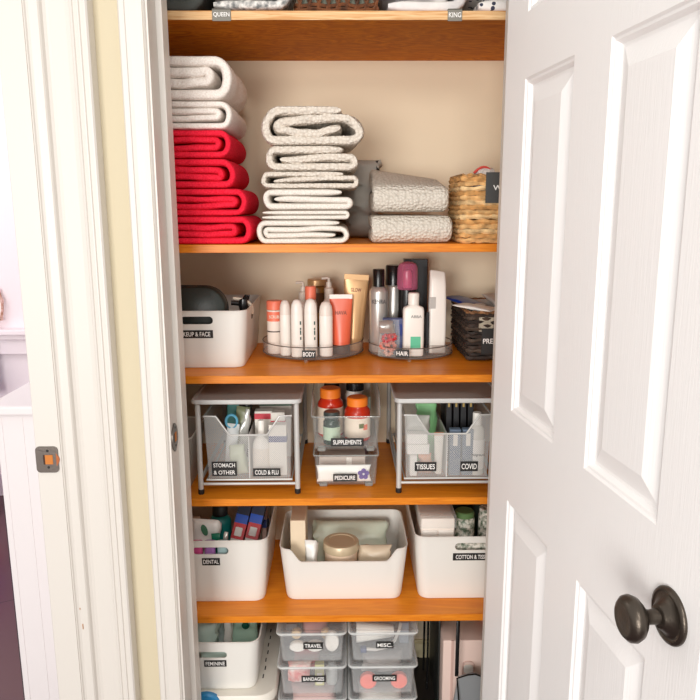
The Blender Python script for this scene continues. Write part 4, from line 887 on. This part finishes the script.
# ------------------------------------------------------------ bottom level
t = thing('white_case', 'big white plastic case on the floor under the FEMININE bin', 'case', (-.326, 1.79, .003)); R = []
for f, z in ((-.01, 0), (0, .006), (.005, .190), (.02, .195), (.02, .209), (.012, .216), (-.012, .2175)):
    R.append([Vector((x, y, z)) for x, y in rrect(.290+f, .42+f, .045, 8)])
b = NB(); rings(b, R); obj('case_body', b, mat('off_white_case', (232, 226, 214), .4), t)
for i, z in enumerate((0,)):
    for k in range(7):
        b = NB(); box(b, .1145+(k % 2)*.002, .1175+(k % 2)*.002, -.150+k*.034, -.150+k*.034+.016, .2174, .2180); obj('black_marking', b, M_black, t)
b = NB(); lathe(b, [(0, 0), (.040, 0), (.044, .004), (.044, .014), (.040, .018), (0, .019)], seg=32, mtx=Matrix.Translation((-.020, -.206, .182)) @ Matrix.Rotation(PI/2, 4, 'X')); obj('blue_latch', b, mat('blue_plastic', (36, 126, 178), .35), t)
zf = .221+.0052
packet('pad_packet', 'mint packet with a dark green drop at the right in the FEMININE bin', 'packet', (-.270, 1.735, zf), .080, .03, .150, mat('mint_film', (206, 240, 220), .35), seed=80, amp=.004)
b = NB(); lathe(b, [(0, 0), (.0100, 0), (.0100, .0012), (0, .0012)], seg=24, mtx=Matrix.Translation((0, 0, 0)) @ Matrix.Rotation(PI/2, 4, 'X')); tube(b, [(0, -.0006, .004), (0, -.0006, .026)], [.008, .0008], 8)
tag(obj('drop_sticker', b, mat('bottle_green_print', (14, 96, 74), .5)), 'dark green drop mark on the mint packet', 'sticker', None, (-.262, 1.7145, .325))
packet('pad_packet', 'crumpled pale aqua wrapper at the left in the FEMININE bin', 'packet', (-.365, 1.69, zf), .06, .04, .130, mat('aqua_wrap', (204, 224, 214), .3), seed=82, amp=.016)
packet('pad_packet', 'crumpled clear grey wrapper in the middle of the FEMININE bin', 'packet', (-.333, 1.735, zf), .03, .03, .142, mat('grey_clear_wrap', (196, 206, 202), .25), seed=84, amp=.016)
packet('pad_packet', 'white narrow wrapper standing left of the mint packet', 'packet', (-.306, 1.700, zf), .018, .02, .150, P_white, seed=86)
packet('brown_packet', 'brown packet at the back left of the FEMININE bin', 'packet', (-.372, 1.77, zf), .07, .03, .160, mat('brown_wrap', (150, 108, 84), .5), seed=88, amp=.01)
packet('brown_packet', 'aqua packet seen through the handle slot of the FEMININE bin', 'packet', (-.325, 1.622, zf), .09, .018, .112, mat('aqua_wrap', (204, 224, 214), .3), seed=89, amp=.006)

# clear lidded boxes: four per stack
def clear_box(label, x, k, text, lx):
    h = .0945; z0 = .003+k*h
    t = thing('clear_box', label, 'clear box', (x, 1.767, z0), 0, 'clear lidded boxes')
    w, d = .164, .32
    R = []; P_ = lambda W, D, z: [Vector((a, c, z)) for a, c in rrect(W, D, .012, 4)]
    R = [P_(w-.018, d-.018, .0008), P_(w-.010, d-.010, .003), P_(w, d, h-.018), P_(w+.004, d+.004, h-.016), P_(w+.004, d+.004, h-.0135), P_(w-.003, d-.003, h-.0135), P_(w-.013, d-.013, .004)]
    b = NB(); rings(b, R); obj('box_body', b, M_clear2, t, angle=50)
    R = [P_(w+.002, d+.002, h-.016), P_(w+.010, d+.010, h-.0155), P_(w+.012, d+.012, h-.0065), P_(w+.008, d+.008, h-.0040), P_(w-.004, d-.004, h-.0040), P_(w-.012, d-.012, h-.0075), P_(w-.020, d-.020, h-.0075)]
    b = NB(); rings(b, R, cap0=False); obj('lid', b, clear_mat('clear_lid', (240, 242, 242), .16, .2, .45), t, angle=50)
    b = NB(); tube(b, P_(w+.011, d+.011, h-.010), .0026, 6, True); obj('lid_rim', b, clear_mat('white_lid_rim', (232, 234, 232), .5, .25, .4), t)
    if text: label_plate(t, text, lx, -d/2-.0008, .050, .013+.0075*len(text)*.82, .019, tilt=.03)
    return (x, 1.767, z0+.0045)
XL, XR = -.080, .102
ctr = {}
for k in range(4):
    ctr[('L', k)] = clear_box(['clear lidded box at the floor, lowest of the left stack', 'clear lidded box under the BANDAGES box', 'clear lidded box labelled BANDAGES', 'clear lidded box labelled TRAVEL, top of its stack'][k], XL, k, [None, None, 'BANDAGES', 'TRAVEL'][k], .004)
    ctr[('R', k)] = clear_box(['clear lidded box at the floor, lowest of the right stack', 'clear lidded box under the GROOMING box', 'clear lidded box labelled GROOMING', 'clear lidded box labelled MISC., top of its stack'][k], XR, k, [None, None, 'GROOMING', 'MISC.'][k], .004)
def disc(name, label, cat, x, y, z, r, th, m, group=None, sz=1.0):
    """round thing standing on edge, face to the front"""
    b = NB(); mt = Matrix.Rotation(PI/2, 4, 'X'); lathe(b, [(0, 0), (r*.9, 0), (r, .002), (r, th-.002), (r*.9, th), (0, th)], seg=28, sy=sz, mtx=mt)
    o = obj(name, b, m); return tag(o, label, cat, group, (x, y+th/2, z+r*sz))
z3, z2, z1 = ctr[('L', 3)][2], ctr[('L', 2)][2], ctr[('L', 1)][2]
for i, (x, z, r, s) in enumerate(((-.118, 0, .0210, .62), (-.073, 0, .0215, .62), (-.029, .0, .0180, 1.5))):
    disc('soap_bar', ['white oval soap at the left front of the travel box', 'white oval soap in the middle of the travel box', 'white oval soap standing upright at the right of the travel box'][i], 'soap', x, 1.648, z3+.004, r, .016, M_wbot, 'white oval soaps in the travel box', s)
for i, (x, z) in enumerate(((-.122, .032), (-.045, .032))):
    disc('tan_pot', ['tan round pot at the upper left in the travel box', 'tan round pot at the upper right in the travel box'][i], 'pot', x, 1.668, z3+.028, .013, .018, mat('tan_pot', (206, 178, 140), .4), 'tan pots in the travel box')
carton('grey_electronics', 'dark grey block at the left in the travel box', 'block', (-.135, 1.70, z3), .030, .05, .062, mat('dark_grey_block', (84, 84, 86), .5))
packet('pink_sponge', 'dusty pink pad behind the TRAVEL label', 'pad', (-.075, 1.72, z3), .07, .05, .062, mat('dusty_pink', (190, 130, 126), .7), seed=90)
packet('green_packet', 'green packet at the back of the travel box', 'packet', (-.04, 1.83, z3), .06, .05, .066, M_teal, seed=91)
packet('dark_packet', 'dark packet at the back left of the travel box', 'packet', (-.11, 1.83, z3), .06, .06, .064, mat('charcoal_wrap', (60, 62, 62), .5), seed=92)
packet('bandage_pack', 'pink and white bandage pack at the left of the bandages box', 'pack', (-.115, 1.66, z2), .060, .04, .058, mat('bandage_pink', (234, 128, 124), .5, var=(40, (240, 226, 216))), seed=93)
packet('bandage_pack', 'pink bandage pack lying behind the first one', 'pack', (-.10, 1.72, z2), .07, .05, .066, mat('bandage_rose', (226, 110, 110), .5), seed=94)
carton('salve_box', 'small yellow-green box with a white front in the bandages box', 'box', (-.062, 1.650, z2), .024, .02, .060, mat('lime_card', (214, 210, 150), .5), marks=[(0, .022, .014, .030, M_ibox, None)])
bottle('small_clear_bottle', 'small grey bottle at the right in the bandages box', 'bottle', (-.030, 1.655, z2), .015, .064, mat('grey_clear', (176, 178, 176), .2), mat('grey_cap', (128, 130, 130), .4), capr=.7, caph=.2)
packet('gauze_pack', 'white gauze pack at the back of the bandages box', 'pack', (-.06, 1.78, z2), .10, .05, .058, P_white, seed=95)
packet('white_bundle', 'pale pink bundle in the box under BANDAGES', 'bundle', (-.08, 1.70, z1), .12, .07, .066, mat('pale_rose_bundle', (230, 190, 184), .6), seed=96)
# misc: white device with a hose
z3, z2, z1 = ctr[('R', 3)][2], ctr[('R', 2)][2], ctr[('R', 1)][2]
t = thing('white_device', 'white plastic device with a grey hose in the misc box', 'device', (.085, 1.675, z3))
b = NB(); R = []
for v in range(9):
    a = v/8; R.append([Vector((-.050+.098*a, y*(1-.3*a), z*(1-.55*a)+.040)) for y, z in rrect(.040, .058, .018, 5)])
rings(b, R); obj('device_body', b, M_wbot, t)
b = NB(); tube(b, [(-.028, -.030, .008), (0, -.030, .006), (.030, -.028, .012), (.050, -.026, .030), (.062, -.024, .060), (.066, -.01, .068)], .0042, 8); obj('hose', b, mat('pale_grey_hose', (206, 202, 196), .4), t)
b = NB(); box(b, -.040, -.024, -.038, -.022, .0015, .014, .002); obj('hose_plug', b, mat('navy_plug', (70, 80, 116), .4), t)
carton('slate_block', 'slate grey block at the right in the misc box', 'block', (.162, 1.70, z3), .024, .04, .060, mat('slate_block', (120, 126, 136), .5))
packet('beige_wrap', 'beige wrapped thing at the back of the misc box', 'wrap', (.08, 1.82, z3), .09, .06, .066, mat('beige_wrap', (190, 170, 150), .6), seed=98)
for i, x in enumerate((.065, .145)):
    disc('coral_round_brush', ['coral round disc at the left of the GROOMING label', 'coral round disc at the right of the GROOMING label'][i], 'disc', x, 1.630, z2+.001, .0215, .016, mat('coral_disc', (250, 124, 108), .45), 'coral discs in the grooming box')
packet('grey_pads', 'grey pads between the coral discs', 'pads', (.105, 1.70, z2), .11, .05, .062, mat('grey_pads', (176, 170, 166), .6), seed=99)
packet('white_bundle', 'white bundle in the box under GROOMING', 'bundle', (.10, 1.70, z1), .12, .07, .064, P_grey, seed=97)

# right-hand corner of the floor
t = thing('pink_box', 'pale pink case with a white handle standing beside the clear boxes', 'case', (.345, 1.80, .003))
b = NB(); box(b, -.068, .068, -.05, .05, 0, .248, .004); obj('box_body', b, mat('pale_pink_card', (236, 208, 196), .5), t)
b = NB(); box(b, -.045, -.038, -.0525, -.0500, .0, .248); obj('side_seam', b, mat('rose_card', (216, 180, 168), .5), t)
b = NB(); q_ = rrect(.032, .046, .012, 5); tube(b, [(x+.004, -.052, z+.160) for x, z in q_], .0016, 6, True); obj('handle_outline', b, mat('rose_card', (216, 180, 168), .5), t)
b = NB(); rings(b, [[Vector((x+.004, yy, z+.160)) for x, z in rrect(.026, .026, .009, 5)] for yy in (-.0535, -.0498)]); obj('handle_patch', b, M_wbot, t)
t = thing('dustpan', 'grey pan with a black rim and an upright black bar, before the pink case', 'pan', (.322, 1.70, .003))
b = NB(); pts = [(-.022, 0, 0), (-.022, -.012, .100), (-.012, -.02, .180), (.030, -.006, .183), (.062, .0, .165), (.075, 0, .10), (.075, 0, 0)]
f1 = [Vector((x, y, z)) for x, y, z in pts]; rings(b, [f1, [p+Vector((0, .010, 0)) for p in f1]]); obj('pan', b, mat('cool_grey_plastic', (150, 152, 154), .35), t)
b = NB(); tube(b, [(-.004, -.024, .0), (-.010, -.026, .110), (-.017, -.024, .184), (.012, -.014, .1865), (.036, -.010, .186), (.064, -.002, .168), (.078, 0, .10), (.078, 0, 0)], .0022, 6); obj('black_rim', b, M_blk, t)
b = NB(); box(b, -.0205, -.0105, -.012, -.006, .180, .345, .002); obj('upright_bar', b, M_blk, t)
b = NB(); box(b, -.005, .005, -.010, .010, 0, .10, 0); R = []
t = thing('hair_dryer', 'orange-red handle behind the pink case, beside the door edge', 'handle', (.437, 1.87, .003))
b = NB(); tube(b, [(0, 0, .0), (0, 0, .20), (-.022, -.01, .262), (-.034, -.02, .30)], [.014, .014, .014, .010], 10); obj('grip', b, mat('burnt_orange_plastic', (206, 84, 44), .45), t)
b = NB(); tube(b, [(0, 0, .0), (0, 0, .03)], .02, 10); obj('foot_ring', b, M_rubber, t)
t = thing('folding_rack', 'thin black metal frame standing behind the clear boxes', 'frame', (.252, 1.86, .003))
b = NB(); tube(b, [(0, .02, 0), (0, .02, .385), (0, .11, .385), (0, .11, 0)], .0032, 8); obj('outer_frame', b, M_blk, t)
b = NB(); box(b, .020, .025, -.06, .13, 0, .33, .001); obj('side_board', b, mat('black_board', (34, 36, 34), .5), t)
packet('plastic_bag', 'cloudy clear plastic bag at the back above the pink case', 'bag', (.365, 1.945, .003), .15, .11, .38, mat('cloudy_plastic', (176, 176, 158), .35, bump=(30, .8)), seed=120, amp=.014)
packet('black_bag', 'black bag on the floor behind the clear boxes', 'bag', (.14, 1.988, .003), .20, .05, .03, mat('black_bag', (26, 26, 26), .4), seed=122)

# ------------------------------------------------------------ top shelf
z = S1+.0005
b = cloth_from_path(fold_path(.13, .014, 4, .4), .014, .30, 130, .004); o = obj('folded_sheet', b, mat('charcoal_sheet', (74, 76, 72), .9, bump=(80, .3)), angle=80); tag(o, 'dark grey folded sheet at the left end of the top shelf', 'sheet', 'folded sheets on the top shelf', (-.350, FY+.012, z))
M_pat = mat('grey_patterned_sheet', (238, 234, 228), .85, var=(85, (120, 122, 122)))
for j in range(3):
    b = cloth_from_path(fold_path(.176-.004*j, .010, 3, .4), .010, .28, 140+j*5, .006); o = obj('folded_sheet', b, M_pat, angle=80); tag(o, ['white and grey patterned folded sheet, bottom of the pile by the dark sheet', 'white and grey patterned folded sheet, middle of its pile', 'white and grey patterned folded sheet, top of its pile'][j], 'sheet', 'folded sheets on the top shelf', (-.196+.003*j, FY+.006+.004*j, z+.066*j+.004))
# open-work brown basket
t = thing('rattan_basket', 'dark brown open-work basket in the middle of the top shelf', 'basket', (-.008, FY+.135, z))
M_rat = mat('brown_rattan', (120, 70, 38), .45, var=(60, (66, 38, 22)))
b = NB()
for zz in (.005, .014, .10, .11): tube(b, [(x, y, zz+.002*math.sin(i*1.3)) for i, (x, y) in enumerate(rrect(.178, .24, .012, 4, (12, 12)))], .0042, 7, True)
obj('hoops', b, M_rat, t)
for i in range(9):
    x = -.082+i*.0205
    b = NB(); tube(b, [(x, -.121, .004), (x+.009, -.123, .028), (x, -.121, .052), (x+.009, -.123, .078), (x, -.121, .108)], .0032, 6); tube(b, [(x+.009, -.119, .004), (x, -.117, .028), (x+.009, -.119, .052), (x, -.117, .078), (x+.009, -.119, .108)], .0032, 6); obj('strut', b, M_rat, t)
b = NB(); box(b, -.083, .083, -.114, .112, .001, .006); obj('bottom', b, mat('dark_rattan', (58, 36, 24), .6), t)
b = NB(); box(b, -.080, .080, -.106, -.102, .008, .095); obj('lining', b, mat('sage_lining', (118, 120, 106), .8), t)
b = cloth_from_path(fold_path(.19, .012, 4, .5), .012, .28, 160, .006); o = obj('folded_sheet', b, mat('white_crisp_sheet', (236, 232, 228), .85, var=(14, (206, 200, 200))), angle=80); tag(o, 'plain white crumpled folded sheet right of the brown basket', 'sheet', 'folded sheets on the top shelf', (.184, FY+.010, z))
def dots_mat():
    m = bpy.data.materials.new('floral_dot_sheet'); m.use_nodes = True; nt = m.node_tree; p = nt.nodes['Principled BSDF']; p.inputs['Roughness'].default_value = .85
    tc = nt.nodes.new('ShaderNodeTexCoord'); vo = nt.nodes.new('ShaderNodeTexVoronoi'); vo.inputs['Scale'].default_value = 52; nt.links.new(tc.outputs['Object'], vo.inputs['Vector'])
    r = nt.nodes.new('ShaderNodeValToRGB'); r.color_ramp.interpolation = 'CONSTANT'; r.color_ramp.elements[0].color = lin((54, 58, 78)); r.color_ramp.elements[1].position = .24; r.color_ramp.elements[1].color = lin((240, 236, 232))
    nt.links.new(vo.outputs['Distance'], r.inputs[0]); nt.links.new(r.outputs[0], p.inputs['Base Color']); return m
b = cloth_from_path(fold_path(.16, .013, 4, .5), .013, .28, 170, .003); o = obj('folded_sheet', b, dots_mat(), angle=80); tag(o, 'white folded sheet with dark floral dots at the right end of the top shelf', 'sheet', 'folded sheets on the top shelf', (.362, FY+.010, z))

# ------------------------------------------------------------ side room things
M_cloth = [mat('cloth_blue', (40, 70, 200), .8), mat('cloth_white', (240, 236, 238), .8), mat('cloth_red', (214, 50, 60), .8), mat('cloth_magenta', (214, 30, 150), .8)]
b = NB(); R = []
for j in range(14):
    v = j/13; r = []
    for i in range(13):
        u = i/12; r.append(Vector((-1.99+.36*u, 3.13+.018*math.sin(u*18+v*3), .03+v*.47)))
    R.append(r+[p+Vector((0, .010, 0)) for p in reversed(r)])
rings(b, R); o = obj('hanging_cloth', b, M_cloth); tag(o, 'blue, red and white cloth hanging at the far left edge of the photo', 'cloth')
for p in o.data.polygons:
    zc = p.center.z; k = nz(p.center.x, 0, zc, 7)
    p.material_index = 3 if zc > .42 else 0 if zc > .22+.06*k else 2 if zc > .16+.05*k else 1 if zc > .12 else 0 if zc > .06 else 2
packet('blue_grey_pillow', 'pale blue-grey pillow leaning on the far wall of the side room', 'pillow', (-1.735, 3.30, .55), .16, .10, .25, mat('blue_grey_cotton', (176, 184, 204), .85), seed=140, amp=.01)
b = NB()
for k in range(26):
    a = 2*PI*k/26; tube(b, [(.07*math.cos(a), 0, .09*math.sin(a)), (.082*math.cos(a+.2)+.01*random.uniform(-1, 1), -.01, .105*math.sin(a+.2)), (.075*math.cos(a+.5), -.014, .095*math.sin(a+.5))], .006, 5)
o = obj('dried_wreath', b, mat('dried_brown_stems', (176, 128, 104), .8, var=(30, (232, 196, 190)))); tag(o, 'brown and pink dried wreath on the wall at the far left edge', 'wreath', None, (-1.70, 3.385, .98))
